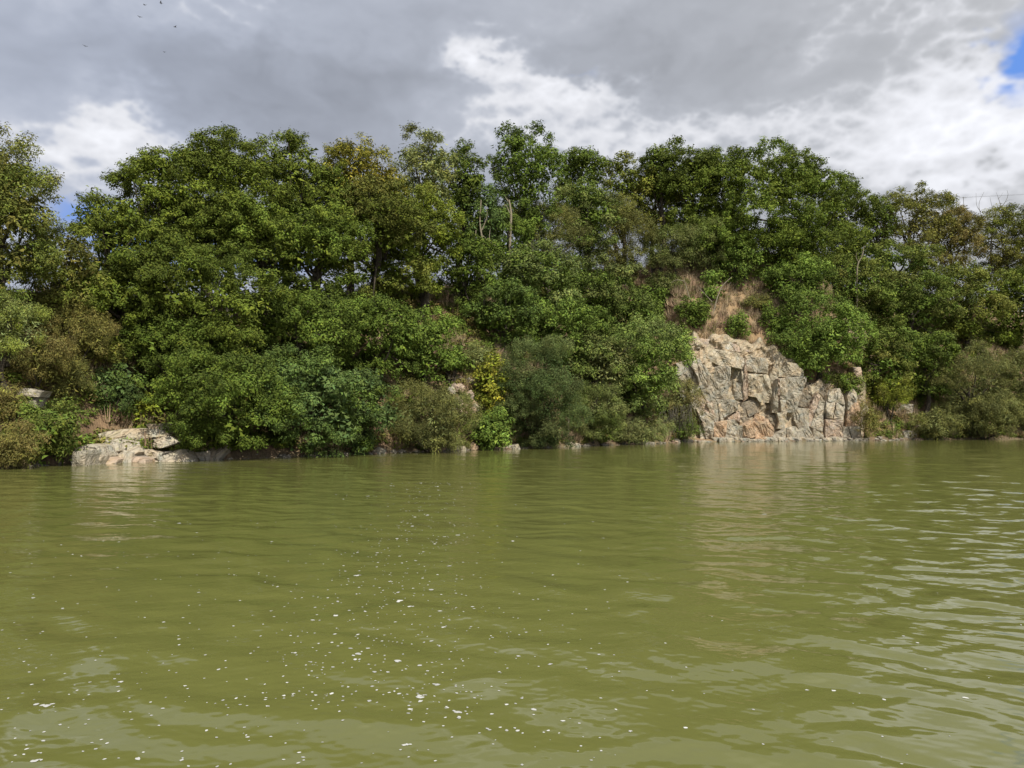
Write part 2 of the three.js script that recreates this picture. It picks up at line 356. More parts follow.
const _m = new THREE.Matrix4(), _q = new THREE.Quaternion(), _e = new THREE.Euler(), _c = new THREE.Color();
function instances(name, geometry, material, list, parent) {
  const im = new THREE.InstancedMesh(geometry, material, list.length); im.name = parent === scene ? numbered(name) : name;
  list.forEach((k, i) => {
    _q.setFromEuler(_e.set(k.tilt || 0, k.turn, k.lean || 0, 'YXZ'));
    im.setMatrixAt(i, _m.compose(k.p, _q, k.s)); im.setColorAt(i, _c.setRGB(...k.c));
  });
  im.castShadow = im.receiveShadow = true; parent.add(im); return im;
}
let seedCount = 0;
/* A tree or bush whose crown is [px, py, rx, ry] in the photograph and whose foot stands where the land shows at row yb. Everything is then built there in metres. */
function plant(name, category, label, px, py, rx, ry, yb, kind, tone, o = {}) {
  const r = rng(4000 + 37 * seedCount++);
  const foot = hit(px + (o.foot || 0), yb, o.cap), D = -foot.z + (o.back || 0);
  const mid = at(px, py, D + -(o.over ?? (yb >= 440 ? 1.1 : 0))), RX = 1.1 * rx * D / FOCAL, RY = 1.04 * ry * D / FOCAL, skirt = o.skirt || (o.bush ? 1 : yb < 345 ? 1.75 : 1.3), RZ = (o.deep || 0.8) * Math.min(RX, RY * 1.4);
  foot.y = ground(foot.x, -foot.z) - 0.15;
  const t = thing(name, foot, label, category, o.group), C = mid.clone().sub(foot);
  // crown: lobes round an uneven body, each lobe a shell of leaf clumps
  const rc = (o.rc || (kind === 'willow' ? 0.62 : 0.78)) * lerp(0.85, 1.15, clamp((D - 45) / 60)), list = [], base = TONES[tone], alt = TONES[o.alt || tone];
  const body = (d) => 0.95 + 0.27 * n3(d.x * 1.6 + seedCount * 3.1, d.y * 1.6, d.z * 1.6 + 5) + 0.1 * n3(d.x * 4 + seedCount, d.y * 4, d.z * 4);
  const Rm = Math.cbrt(RX * RY * RZ), lobeR = clamp(Rm * (o.lobe || 0.36), rc * 0.9, 2.6);
  const nl = Math.max(3, Math.round((o.dens || 1) * 3.5 * (RX * RY + RX * RZ + RY * RZ) / 3 / (lobeR * lobeR) ));
  const lobes = [];
  for (let i = 0; i < nl; i++) {
    const y = 1 - 2 * (i + 0.5) / nl, a = i * 2.39996 + r() * 0.8, h = Math.sqrt(1 - y * y);
    const d = V(Math.cos(a) * h, clamp(y + (r() - 0.5) * 0.3, -1, 1), Math.sin(a) * h).normalize(), q = body(d) * (0.9 + 0.2 * r());
    if (d.z < -0.35 && r() < (py < 245 ? 0.4 : 0.65)) continue;
    const lr = lobeR * (0.6 + 0.8 * r()), inn = (k) => Math.max(0.15, 1 - 0.72 * lr / k);
    lobes.push({ p: V(d.x * RX * q * inn(RX), d.y * RY * q * inn(RY) * (d.y < 0 ? skirt : 1), d.z * RZ * q * inn(RZ)).add(C), r: lr, tone: 0.6 + 0.62 * r(), mix: r() });
  }
  for (const L of lobes) {
    const n = Math.max(3, Math.round(1.75 * (L.r / rc) ** 2 * 2.2 * (o.leafy || 1)));
    for (let i = 0; i < n; i++) {
      const y = 1 - (o.bush ? 1.5 : py < 245 ? 1.4 : 1.22) * r(), a = r() * 6.283, h = Math.sqrt(Math.max(0, 1 - y * y)), q = L.r * (0.55 + 0.5 * Math.sqrt(r()));
      if (Math.sin(a) * h < -0.3 && r() < (py < 245 ? 0.4 : 0.7)) continue;
      const p = L.p.clone().add(V(Math.cos(a) * h * q, y * q * 0.75, Math.sin(a) * h * q));
      if (p.y + foot.y < 0.2 || p.y + foot.y < ground(p.x + foot.x, -(p.z + foot.z)) - 0.2) continue;
      const s = rc * (0.55 + 0.65 * r()), m = clamp(L.mix * 0.6 + r() * 0.4 + (o.altTop ? (p.y - C.y) / RY * 0.9 : -0.1)), k = L.tone * (0.85 + 0.3 * r());
      list.push({ p, s: V(s, s * (0.8 + 0.4 * r()), s), turn: r() * 6.283, tilt: (r() - 0.5) * 0.9, lean: (r() - 0.5) * 0.9, c: [0, 1, 2].map((j) => lerp(base[j], alt[j], m) * k) });
    }
  }
  // the inside of the crown: fewer, larger sprays that close it
  const inner = [], ni = Math.round(clamp(1.5 * RX * RY / (rc * rc), 6, 70));
  for (let i = 0; i < ni; i++) {
    const a = r() * 6.283, y = 2 * r() - 1, h = Math.sqrt(1 - y * y), q = 0.74 * Math.cbrt(r()), p = V(Math.cos(a) * h * q * RX, y * q * RY * (y < 0 ? skirt : 1) * 0.95, Math.sin(a) * h * q * RZ).add(C), s = rc * (1.5 + 0.6 * r());
    if (p.y + foot.y < s * 0.5 + 0.1 || p.y + foot.y < ground(p.x + foot.x, -(p.z + foot.z)) - 0.2) continue;
    const k = 0.75 + 0.4 * r(); inner.push({ p, s: V(s, s * 0.9, s), turn: r() * 6.283, tilt: (r() - 0.5), lean: (r() - 0.5), c: base.map((v) => v * k) });
  }
  const far = clamp((D - 48) / 48);
  const crowns = [foliage(kind, list, lerp(1, 0.48, far), lerp(0.8, 1.12, far)), foliage(kind, inner, 0.33, 1.05)];
  if (list.length) part('crown', mergeGeometries(crowns), leafMat, t);
  // trunk and limbs
  const gs = [], top = C.clone().multiplyScalar(0.95), tr = o.trunk || clamp(0.06 + 0.034 * Math.hypot(C.y, RX), 0.05, 0.42), bark = o.bark || barkDark;
  if (o.bush) {
    for (let i = 0; i < 6; i++) { const L = lobes[Math.floor(r() * lobes.length)].p; gs.push(stem([V((r() - 0.5) * 0.6, 0, (r() - 0.5) * 0.6), L.clone().multiplyScalar(0.5).add(V((r() - 0.5) * 0.4, 0.2, (r() - 0.5) * 0.4)), L], tr * 0.5, 0.02, 5)); }
  } else {
    const bend = V((r() - 0.5) * 0.16 * C.y, 0, (r() - 0.5) * 0.1 * C.y);
    gs.push(stem([V(0, 0, 0), C.clone().multiplyScalar(0.35).add(bend), C.clone().multiplyScalar(0.7).sub(bend.clone().multiplyScalar(0.3)), top], tr, tr * 0.35, 8, 14));
    const many = Math.min(lobes.length, o.limbs || 9);
    for (let i = 0; i < many; i++) {
      const L = lobes[Math.floor((i + r() * 0.8) * lobes.length / many) % lobes.length].p, f = 0.4 + 0.5 * r(), from = C.clone().multiplyScalar(f), to = L.clone();
      const midp = from.clone().lerp(to, 0.5).add(V((r() - 0.5) * 0.5, -0.1 * RY + r() * 0.3, (r() - 0.5) * 0.5));
      gs.push(stem([from, midp, to], tr * 0.42, 0.025, 6, 7));
    }
  }
  part(o.bush ? 'stems' : 'trunk', mergeGeometries(gs), bark, t);
  return t;
}
const tree = (...a) => plant('tree', 'tree', ...a), bush = (label, px, py, rx, ry, yb, kind, tone, o = {}) => plant('bush', 'bush', label, px, py, rx, ry, yb, kind, tone, { bush: true, lobe: 0.42, ...o });

//PLANTS
// left end of the bank
tree('tall olive tree cut off by the left edge of the picture', 0, 222, 54, 88, 352, 'ash', 'olive', { alt: 'mid', dens: 1.1 });
tree('dull olive tree below the blue gap beside the tall left edge tree', 62, 268, 38, 44, 348, 'ash', 'olive', { alt: 'oak' });
tree('pale yellowish sallow at the left edge above the stone ledge', 8, 325, 34, 36, 400, 'willow', 'pale', { alt: 'lime' });
bush('brown tinged gorse bush above the flat ledge stone at left', 34, 358, 42, 28, 400, 'willow', 'olive', { alt: 'brown' });
bush('brownish scrub under the leftmost oaks', 76, 330, 34, 36, 385, 'willow', 'olive', { alt: 'brown' });
bush('rounded olive bush to the right of the flat ledge stone', 66, 378, 26, 22, 408, 'willow', 'olive', { alt: 'grey' });
bush('olive brown bush touching the water at the left edge', 14, 445, 34, 28, 466, 'willow', 'olive', { alt: 'brown' });
bush('fresh green bush at the waterline left of the pale rock shore', 55, 430, 28, 34, 461, 'ash', 'mid', { alt: 'olive' });
bush('small olive bush left of the flat ledge stone', 6, 405, 18, 20, 430, 'willow', 'olive', { alt: 'brown' });
bush('bluish green bush standing on the pale rock shore', 114, 392, 27, 28, 422, 'ash', 'blue', { alt: 'mid' });
bush('small yellow green bush beside the bluish bush on the rock shore', 141, 404, 11, 11, 420, 'ash', 'lime', { alt: 'brown' });
bush('yellowish bush in the shade below the big left oak', 100, 352, 22, 14, 378, 'ash', 'olive', { alt: 'lime' });
// the big oaks at left
tree('small oak with blue sky showing through, left of the big oak', 108, 226, 36, 34, 330, 'oak', 'oak', { dens: 0.75 });
tree('upper left lobe of oak wood, rounded oak left of the highest left crown', 160, 192, 44, 44, 335, 'oak', 'oak');
tree('highest oak of the left half with brown trunk showing', 226, 190, 52, 64, 338, 'oak', 'oak', { trunk: 0.4, bark: barkGrey });
tree('oak crown right of the highest left oak, sky gap between them', 288, 180, 34, 48, 330, 'oak', 'oak', { dens: 0.9 });
tree('broad dark oak in the middle of the left bank', 205, 300, 76, 58, 405, 'oak', 'oak', { alt: 'deep' });
tree('dark oak over the brownish scrub near the left end', 125, 300, 50, 50, 385, 'oak', 'oak', { alt: 'deep' });
tree('mid green oak left of centre with stepped tiers of leaves', 318, 258, 58, 58, 350, 'oak', 'oak', { alt: 'mid' });
tree('dark bushy oak leaning over the water right of the rock shore', 232, 400, 66, 52, 446, 'oak', 'deep', { alt: 'mid', deep: 1.0 });
tree('dark green tree reaching the water below the tiered oak', 312, 402, 62, 52, 448, 'oak', 'blue', { alt: 'mid', deep: 1.0 });
tree('deep green tree above the dark waterside trees at left', 300, 335, 60, 46, 405, 'oak', 'deep', { alt: 'mid' });
tree('oak filling the gap under the small blue gap oak at left', 150, 248, 46, 30, 350, 'oak', 'oak');
tree('oak below the highest left oak, hiding its lower trunk', 262, 238, 50, 38, 350, 'oak', 'oak', { alt: 'mid' });
tree('oak crown tucked under the highest left oak on its left side', 205, 222, 50, 36, 345, 'oak', 'oak', { alt: 'deep' });
tree('oak between the highest left oak and the yellow ash', 322, 208, 34, 42, 322, 'oak', 'oak', { alt: 'deep' });
tree('dark oak in the hollow under the broad middle oak of the left bank', 178, 350, 60, 34, 425, 'oak', 'deep', { alt: 'mid' });
tree('yellow leaved ash on the skyline left of centre', 350, 168, 31, 32, 312, 'ash', 'yellow', { alt: 'oak', dens: 0.8 });
tree('yellowing low crown right of the yellow ash', 384, 192, 20, 24, 308, 'ash', 'yellow', { alt: 'oak' });
tree('large yellow green oak in the upper centre left', 378, 232, 58, 52, 322, 'oak', 'oak', { alt: 'olive' });
tree('pale silvery poplar on the skyline left of the sky notch', 425, 172, 28, 38, 305, 'ash', 'pale', { alt: 'olive', dens: 0.85 });
tree('ivy clad dark narrow tree right of the silvery poplar', 463, 184, 18, 42, 302, 'oak', 'deep');
tree('bright oak with yellow edge leaves under the silvery poplar', 420, 232, 42, 42, 318, 'oak', 'oak', { alt: 'lime' });
tree('bluish shaded tree below the sky notch, behind the bare stems', 482, 214, 26, 34, 300, 'oak', 'blue', { alt: 'mid' });
tree('dark understorey tree behind the bare pale stems', 466, 262, 34, 30, 320, 'oak', 'deep', { alt: 'mid' });
tree('fresh green tree on the slope above the pinkish earth', 424, 344, 32, 36, 400, 'oak', 'mid', { alt: 'bright' });
tree('deep green tree left of the fresh green slope tree', 375, 338, 40, 42, 410, 'oak', 'mid', { alt: 'deep' });
tree('dark green tree at the water left of the round grey willow', 362, 408, 34, 44, 450, 'oak', 'blue', { alt: 'deep' });
bush('round grey green willow bush at the water left of centre', 430, 420, 44, 36, 452, 'willow', 'grey', { alt: 'olive', leafy: 1.25, deep: 1.1 });
bush('greyish shrub on the slope above the yellow green creeper', 480, 358, 18, 20, 390, 'willow', 'pale', { alt: 'olive' });
bush('dark shrub on the tan slope left of centre', 452, 358, 14, 14, 385, 'ash', 'mid');
bush('tall narrow bush of yellow green leaves by the pinkish scree', 491, 384, 13, 34, 430, 'ash', 'lime', { alt: 'yellow' });
bush('fresh green bush at the water under the yellow green bush', 490, 430, 20, 20, 449, 'ash', 'bright', { alt: 'mid' });
bush('small yellow green weed clump at the water left of the willow', 362, 445, 8, 9, 453, 'ash', 'bright');
// centre
tree('dark grey green holm oak at the water in the centre', 541, 392, 42, 58, 447, 'willow', 'blue', { alt: 'grey', leafy: 1.7, lobe: 0.42, deep: 1.0 });
tree('prominent skyline oak right of the sky notch', 526, 172, 38, 46, 292, 'oak', 'mid', { dens: 0.95, bark: barkGrey });
tree('dark skyline tree right of the prominent oak', 582, 182, 27, 42, 285, 'oak', 'deep', { alt: 'mid' });
tree('small skyline crown between dark tree and yellowish tree', 622, 188, 20, 34, 280, 'oak', 'oak', { alt: 'olive' });
tree('yellowish ash like crown below the skyline right of centre', 655, 200, 32, 38, 278, 'ash', 'olive', { alt: 'lime' });
tree('dark crown on the skyline left of the broad right oak', 662, 168, 24, 22, 272, 'oak', 'deep', { alt: 'oak' });
tree('soft olive tree with pale leaning trunk on the upper slope', 612, 234, 42, 36, 290, 'willow', 'olive', { alt: 'grey', bark: barkPale, foot: 14 });
tree('grey green rounded tree below the prominent skyline oak', 550, 228, 38, 26, 300, 'willow', 'grey', { alt: 'olive', bark: barkPale });
tree('mid green tree on the middle slope below the rounded tree', 532, 278, 46, 34, 330, 'oak', 'mid', { alt: 'pale' });
tree('leafy tree in the middle of the central slope', 590, 290, 50, 36, 335, 'oak', 'mid', { alt: 'grey' });
tree('dark tree filling the slope left of centre above the creeper', 505, 310, 34, 30, 360, 'oak', 'mid', { alt: 'blue' });
tree('lighter green tree above the central waterside trees', 560, 335, 44, 34, 375, 'oak', 'mid', { alt: 'bright' });
tree('bright green ash leaning over left of the cliff', 640, 365, 44, 48, 432, 'ash', 'bright', { alt: 'pale', deep: 1, over: 1.2 });
tree('grey green tree left of the bright ash', 596, 362, 34, 36, 420, 'ash', 'grey', { alt: 'mid' });
tree('shady tree at the water between holm oak and low grey bush', 592, 410, 30, 28, 442, 'willow', 'grey', { alt: 'mid', leafy: 1.5 });
bush('low grey green bush dipping into the water right of centre', 632, 430, 36, 15, 444, 'willow', 'grey', { alt: 'pale', leafy: 1.2 });
bush('grey twiggy bush beside the foot of the cliff', 676, 402, 24, 26, 434, 'willow', 'grey', { alt: 'brown', leafy: 0.85 });
bush('small green bush at the foot of the cliff, left end', 686, 427, 13, 14, 440, 'willow', 'mid', { alt: 'grey' });
tree('green tree on the slope between bright ash and cliff top', 622, 318, 38, 28, 352, 'oak', 'mid', { alt: 'grey' });
tree('green crown under the dark skyline tree right of the prominent oak', 586, 216, 36, 34, 292, 'oak', 'mid', { alt: 'grey' });
tree('green oak crown below the prominent skyline oak on its left', 508, 238, 26, 28, 300, 'oak', 'mid', { alt: 'deep' });
tree('oak under the widest skyline crown, left of its trunk', 722, 232, 36, 24, 275, 'oak', 'oak', { alt: 'mid' });
tree('oak under the widest skyline crown, right of its trunk', 792, 244, 36, 26, 285, 'oak', 'oak', { alt: 'mid' });
tree('oak closing the skyline below the airy oak', 838, 252, 32, 28, 295, 'oak', 'oak', { alt: 'deep' });
// slope above the cliff
tree('grey green small tree with thin dark trunk on the tan slope', 672, 244, 26, 22, 290, 'willow', 'grey', { alt: 'mid', trunk: 0.16, limbs: 6 });
tree('small tree right of the thin trunked tree on the tan slope', 704, 240, 24, 22, 288, 'willow', 'grey', { alt: 'mid', trunk: 0.16, limbs: 6 });
tree('fuller green tree above the tan slope', 735, 262, 24, 18, 290, 'oak', 'mid', { alt: 'bright' });
bush('dark shrub on the bare slope above the cliff', 694, 312, 17, 15, 328, 'ash', 'mid', { alt: 'deep' });
bush('low shrub under the grey green small trees on the tan slope', 668, 284, 20, 11, 298, 'willow', 'grey', { alt: 'mid' });
bush('pale green scrub in the middle of the bare slope', 757, 302, 15, 9, 314, 'willow', 'olive', { alt: 'grey' });
bush('dark scrub at the right side of the bare slope', 776, 318, 15, 14, 336, 'ash', 'mid', { alt: 'deep' });
bush('green tuft at the left end of the cliff top', 676, 338, 13, 11, 352, 'ash', 'mid', { alt: 'grey' });
bush('ivy column of fresh green on the bare slope', 711, 284, 5, 17, 305, 'ash', 'bright');
bush('small fresh shrub at the top of the cliff', 736, 326, 10, 14, 342, 'ash', 'mid', { alt: 'bright' });
bush('low green bush under the ivy column on the bare slope', 650, 300, 18, 14, 318, 'ash', 'mid');
// right skyline
tree('broad oak, the widest crown on the right skyline', 742, 198, 64, 58, 272, 'oak', 'oak', { alt: 'mid', trunk: 0.42 });
tree('left shoulder of the right skyline, dark oak', 692, 192, 36, 48, 268, 'oak', 'oak', { alt: 'deep' });
tree('right shoulder oak sloping down from the widest crown', 806, 206, 38, 52, 275, 'oak', 'oak', { alt: 'mid' });
tree('airy oak at the right end of the broad crowns', 845, 216, 26, 42, 282, 'oak', 'oak', { alt: 'deep', dens: 0.85 });
tree('fine leaved skyline tree before the bare branches', 910, 216, 36, 32, 286, 'ash', 'olive', { alt: 'oak', dens: 0.8 });
tree('dark little tree in the dip of the right skyline', 876, 222, 16, 26, 280, 'oak', 'deep');
tree('brownish autumn tree under the bare branches', 950, 238, 30, 32, 300, 'ash', 'olive', { alt: 'brown' });
tree('olive tree at the right edge below the skyline', 1006, 243, 36, 36, 305, 'ash', 'olive', { alt: 'oak' });
tree('dark thicket tree below the fine leaved skyline tree', 900, 268, 40, 30, 310, 'oak', 'mid', { alt: 'olive' });
// right slope
tree('green tree on the slope right of the cliff brow', 852, 290, 38, 32, 330, 'oak', 'mid', { alt: 'olive' });
tree('tree over the tan slope right of the bare ground', 796, 282, 36, 26, 318, 'oak', 'mid', { alt: 'bright' });
tree('bright green bush tree overhanging the top of the cliff', 818, 338, 50, 40, 385, 'ash', 'bright', { alt: 'mid', deep: 0.7, over: 1 });
tree('thick olive tree in the middle of the right slope', 912, 308, 44, 40, 352, 'oak', 'mid', { alt: 'olive' });
tree('dull green tree right of the thick olive tree', 966, 300, 42, 40, 350, 'oak', 'oak', { alt: 'olive' });
tree('deep green tree at the right edge of the slope', 1016, 308, 34, 42, 358, 'oak', 'oak', { alt: 'deep' });
tree('green bush tree right of the cliff', 880, 360, 30, 32, 410, 'oak', 'mid', { alt: 'olive' });
bush('yellow olive bush above the boulders right of the cliff', 890, 392, 20, 18, 425, 'willow', 'lime', { alt: 'olive' });
bush('brown dead scrub at the right end of the cliff', 852, 412, 12, 20, 436, 'willow', 'brown', { alt: 'olive', leafy: 0.7 });
bush('olive scrub hiding the right edge of the cliff', 866, 418, 10, 20, 438, 'willow', 'olive', { alt: 'brown', over: 1.6 });
bush('green scrub hanging over the cliff top at its right end', 846, 384, 18, 11, 402, 'ash', 'mid', { alt: 'olive', over: 1.5 });
tree('dark tree behind the round willows at right', 925, 360, 30, 32, 418, 'oak', 'deep', { alt: 'mid' });
tree('tall rounded grey willow near the right end of the shore', 968, 384, 38, 40, 434, 'willow', 'grey', { alt: 'olive', leafy: 1.15, deep: 1 });
tree('round willow cut by the right edge of the picture', 1022, 384, 30, 44, 432, 'willow', 'grey', { alt: 'olive', leafy: 1.15, deep: 1 });
bush('low willow bush at the water right of the boulders', 936, 424, 20, 15, 440, 'willow', 'grey', { alt: 'olive', leafy: 1.2 });
bush('willow bush in front of the tall rounded willow', 984, 416, 30, 23, 440, 'willow', 'grey', { alt: 'olive', leafy: 1.2, deep: 1 });
//ENDPLANTS

// leafless trees and dead branches: each drawn as stems through points of the photograph at its own distance
function bare(name, category, label, depthAt, lines, bark, group) {
  const foot = hit(...depthAt), D = -foot.z, t = thing(name, foot, label, category, group), r = rng(lines.length * 91 + Math.round(depthAt[0]));
  lines.forEach(([r0, r1, ...pts], i) => {
    const P = []; let z = i ? (r() - 0.5) * 1.2 : 0;
    for (let k = 0; k < pts.length; k += 2) P.push(at(pts[k], pts[k + 1], D + z * k / pts.length).sub(foot));
    part(i ? 'branch' : 'trunk', stem(P, r0, r1, 6), bark, t);
  });
  return t;
}
bare('bare_tree', 'tree', 'leafless pale stems in the shade below the sky notch', [482, 318], [
  [0.14, 0.07, 484, 318, 484, 262, 482, 238, 480, 224, 481, 200], [0.06, 0.02, 482, 230, 487, 216, 486, 204], [0.06, 0.02, 483, 236, 490, 242, 496, 246], [0.05, 0.02, 489, 241, 490, 230, 491, 226], [0.09, 0.05, 479, 318, 478, 262, 475, 246, 476, 230]], barkPale);
bare('bare_tree', 'tree', 'broken orange brown trunk left of the prominent skyline oak', [512, 312], [
  [0.20, 0.10, 511, 312, 510, 240, 511, 214, 509, 200], [0.08, 0.03, 510, 205, 506, 198, 502, 194], [0.07, 0.03, 510, 214, 505, 205, 500, 208]], barkPale);
bare('bare_tree', 'tree', 'bleached single dead stem on the right slope', [857, 345], [
  [0.15, 0.05, 857, 345, 857, 278, 858, 264, 862, 256, 864, 246], [0.05, 0.02, 859, 263, 856, 257, 857, 252]], barkPale);
bare('bare_tree', 'tree', 'bleached forked dead branch on the right slope', [872, 345], [
  [0.14, 0.04, 870, 345, 873, 282, 878, 274, 882, 268], [0.06, 0.02, 875, 279, 872, 274, 871, 270], [0.06, 0.02, 874, 283, 878, 280, 881, 279]], barkPale);
bare('bare_tree', 'tree', 'grey leafless tree with spreading twigs on the right skyline', [993, 262], [
  [0.16, 0.06, 990, 270, 993, 225, 997, 210, 1002, 206], [0.06, 0.015, 998, 210, 1004, 204, 1008, 195, 1007, 190], [0.05, 0.012, 1001, 206, 998, 197, 996, 192], [0.05, 0.015, 996, 212, 992, 206, 990, 197], [0.04, 0.012, 1002, 205, 1010, 207, 1011, 214], [0.06, 0.02, 991, 228, 982, 217, 979, 204, 984, 192], [0.05, 0.015, 981, 212, 977, 206, 976, 193], [0.03, 0.01, 998, 199, 1001, 196, 1003, 192], [0.03, 0.01, 1004, 203, 1009, 200, 1013, 200]], barkGrey);
bare('bare_tree', 'tree', 'thin crossed dead trunks leaning on the bare tan slope', [716, 318], [
  [0.11, 0.04, 712, 318, 720, 290, 726, 282, 732, 277], [0.07, 0.03, 690, 300, 686, 286, 684, 280], [0.06, 0.02, 684, 281, 676, 280, 671, 283], [0.06, 0.02, 712, 302, 703, 292, 697, 286], [0.04, 0.015, 720, 290, 727, 288, 731, 282]], barkPale);
bare('bare_tree', 'tree', 'thin pale stem standing among the central waterside trees', [568, 443], [
  [0.07, 0.03, 568, 444, 569, 400, 568, 388, 570, 380], [0.04, 0.015, 569, 398, 574, 392, 576, 386]], barkPale);
{ // grey dead twigs hanging in the bush at the foot of the cliff
  const foot = hit(674, 438), D = -foot.z - 1.2, r = rng(8), gs = [];
  for (let i = 0; i < 60; i++) {
    const x = 660 + 34 * r(), y = 404 + 10 * r();
    gs.push(stem([at(x, y, D), at(x + (r() - 0.4) * 8, y + 8 + 5 * r(), D - 0.4 * r()), at(x + (r() - 0.5) * 16, y + 15 + 14 * r(), D + 0.6 * (r() - 0.5))].map((p) => p.sub(foot)), 0.022, 0.008, 4, 4));
  }
  const t = thing('dead_branches', foot, 'tangle of grey dead twigs hanging left of the cliff foot', 'branches');
  part('twigs', mergeGeometries(gs), barkGrey, t);
}

// ---------------------------------------------------------------- rocks
const rockMats = {};
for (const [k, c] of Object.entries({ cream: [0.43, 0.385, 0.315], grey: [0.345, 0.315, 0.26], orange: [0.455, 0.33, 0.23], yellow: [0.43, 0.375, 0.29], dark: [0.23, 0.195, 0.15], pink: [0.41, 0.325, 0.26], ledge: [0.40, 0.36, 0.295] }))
  rockMats[k] = new THREE.MeshStandardMaterial({ color: new THREE.Color().setRGB(...c), map: rockTex, bumpMap: rockBump, bumpScale: 0.12, roughness: 0.93 });
/* One block of rock: an outline in the rock face, [x, y] pairs of pixels, at a given distance; the block has its own thickness, a broken front, worn edges and a tilt. */
let rockSeed = 0;
function rock(parent, name, pts, depthOf, matName, o = {}) {
  const r = rng(7000 + 13 * rockSeed++), out = [], thick = o.thick || 1.6, tiltX = o.tx ?? (r() - 0.5) * 0.45, tiltY = o.ty ?? (r() - 0.5) * 0.3;
  const n = pts.length / 2, P2 = []; let cx = 0, cy = 0;
  for (let i = 0; i < n; i++) { P2.push([pts[2 * i], pts[2 * i + 1]]); cx += pts[2 * i] / n; cy += pts[2 * i + 1] / n; }
  for (const p of P2) { p[0] = cx + (p[0] - cx) * 1.035; p[1] = cy + (p[1] - cy) * 1.035; }
  const D = depthOf(cx, cy) + (o.d || 0), px2m = D / FOCAL, C = at(cx, cy, D);
  const ring0 = [];
  for (let i = 0; i < n; i++) { // outline in metres about the centre, edges cut into short uneven steps
    const [ax, ay] = P2[i], [bx, by] = P2[(i + 1) % n], len = Math.hypot(bx - ax, by - ay) * px2m, k = Math.max(1, Math.round(len / 0.28));
    for (let q = 0; q < k; q++) { const t = q / k, j = q ? 0.07 : 0.02; ring0.push([(lerp(ax, bx, t) - cx) * px2m + (r() - 0.5) * j, -(lerp(ay, by, t) - cy) * px2m + (r() - 0.5) * j]); }
  }
  const m = ring0.length, size = Math.sqrt(ring0.reduce((s, p) => Math.max(s, p[0] * p[0] + p[1] * p[1]), 0));
  const dome = o.dome ?? 0.14, rough = (o.rough ?? 0.11) * Math.min(1, size / 1.5), sx = r() * 50;
  const layers = [[1.0, -thick], [1.0, -0.5 * thick], [1.0, 0], [0.965, 0.06 * Math.min(1.5, size)], [0.88, 0.09], [0.78, 0.10], [0.68, 0.11], [0.58, 0.12], [0.48, 0.12], [0.38, 0.13], [0.28, 0.13], [0.18, 0.13], [0.09, 0.13]];
  const pos = [], uv = [], idx = [];
  const put = (u, v, w) => {
    const q = w > -0.01 ? rough * (fbm3(u * 0.7 + sx, v * 0.5, 0, 4, 0.5) * 1.5 + Math.round(fbm3(u * 0.5 + v * 0.2 + sx, v * 0.22 + 9, 1, 2) * 3) * 0.9) : 0;
    const front = w + q + (w > -0.01 ? dome * size * 0.3 * (1 - (u * u + v * v) / (size * size)) : 0) + u * tiltX + v * tiltY;
    pos.push(C.x + u, C.y + v, C.z + front); uv.push((u + C.x + front * 0.6) / 3.2, (v + C.y + front * 0.4) / 3.2);
  };
  for (const [k, w] of layers) for (let i = 0; i < m; i++) { const wob = k < 0.99 && k > 0.7 ? 1 + (r() - 0.5) * 0.05 : 1; put(ring0[i][0] * k * wob, ring0[i][1] * k * wob, w * (w > 0 ? 1 : 1)); }
  put(0, 0, 0.13);
  for (let l = 0; l < layers.length - 1; l++) for (let i = 0; i < m; i++) { const a = l * m + i, b = l * m + (i + 1) % m; idx.push(a, a + m, b, b, a + m, b + m); }
  const last = (layers.length - 1) * m, top = layers.length * m;
  for (let i = 0; i < m; i++) idx.push(last + i, top, last + (i + 1) % m);
  let g = new THREE.BufferGeometry();
  g.setAttribute('position', new THREE.Float32BufferAttribute(pos, 3)); g.setAttribute('uv', new THREE.Float32BufferAttribute(uv, 2)); g.setIndex(idx);
  // outward faces whichever way the outline runs
  let area = 0; for (let i = 0; i < m; i++) { const a = ring0[i], b = ring0[(i + 1) % m]; area += a[0] * b[1] - a[1] * b[0]; }
  if (area > 0) { for (let i = 0; i < idx.length; i += 3) { const s = idx[i + 1]; idx[i + 1] = idx[i + 2]; idx[i + 2] = s; } g.setIndex(idx); }
  if (parent.position) g.translate(-parent.position.x, -parent.position.y, -parent.position.z);
  g = g.toNonIndexed(); g.computeVertexNormals();
  return part(name, g, rockMats[matName], parent);
}
const scaleBy = (k, ox, oy) => (list) => list.map((v, i) => (i % 2 ? v / k + oy : v / k + ox));
const cliffDepth = (x, y) => { const D0 = lerp(88.2, 94.2, clamp((x - 690) / 175)); return D0 + 0.7 + Math.max(0, 438 - y) / FOCAL * 90 * 0.17; };
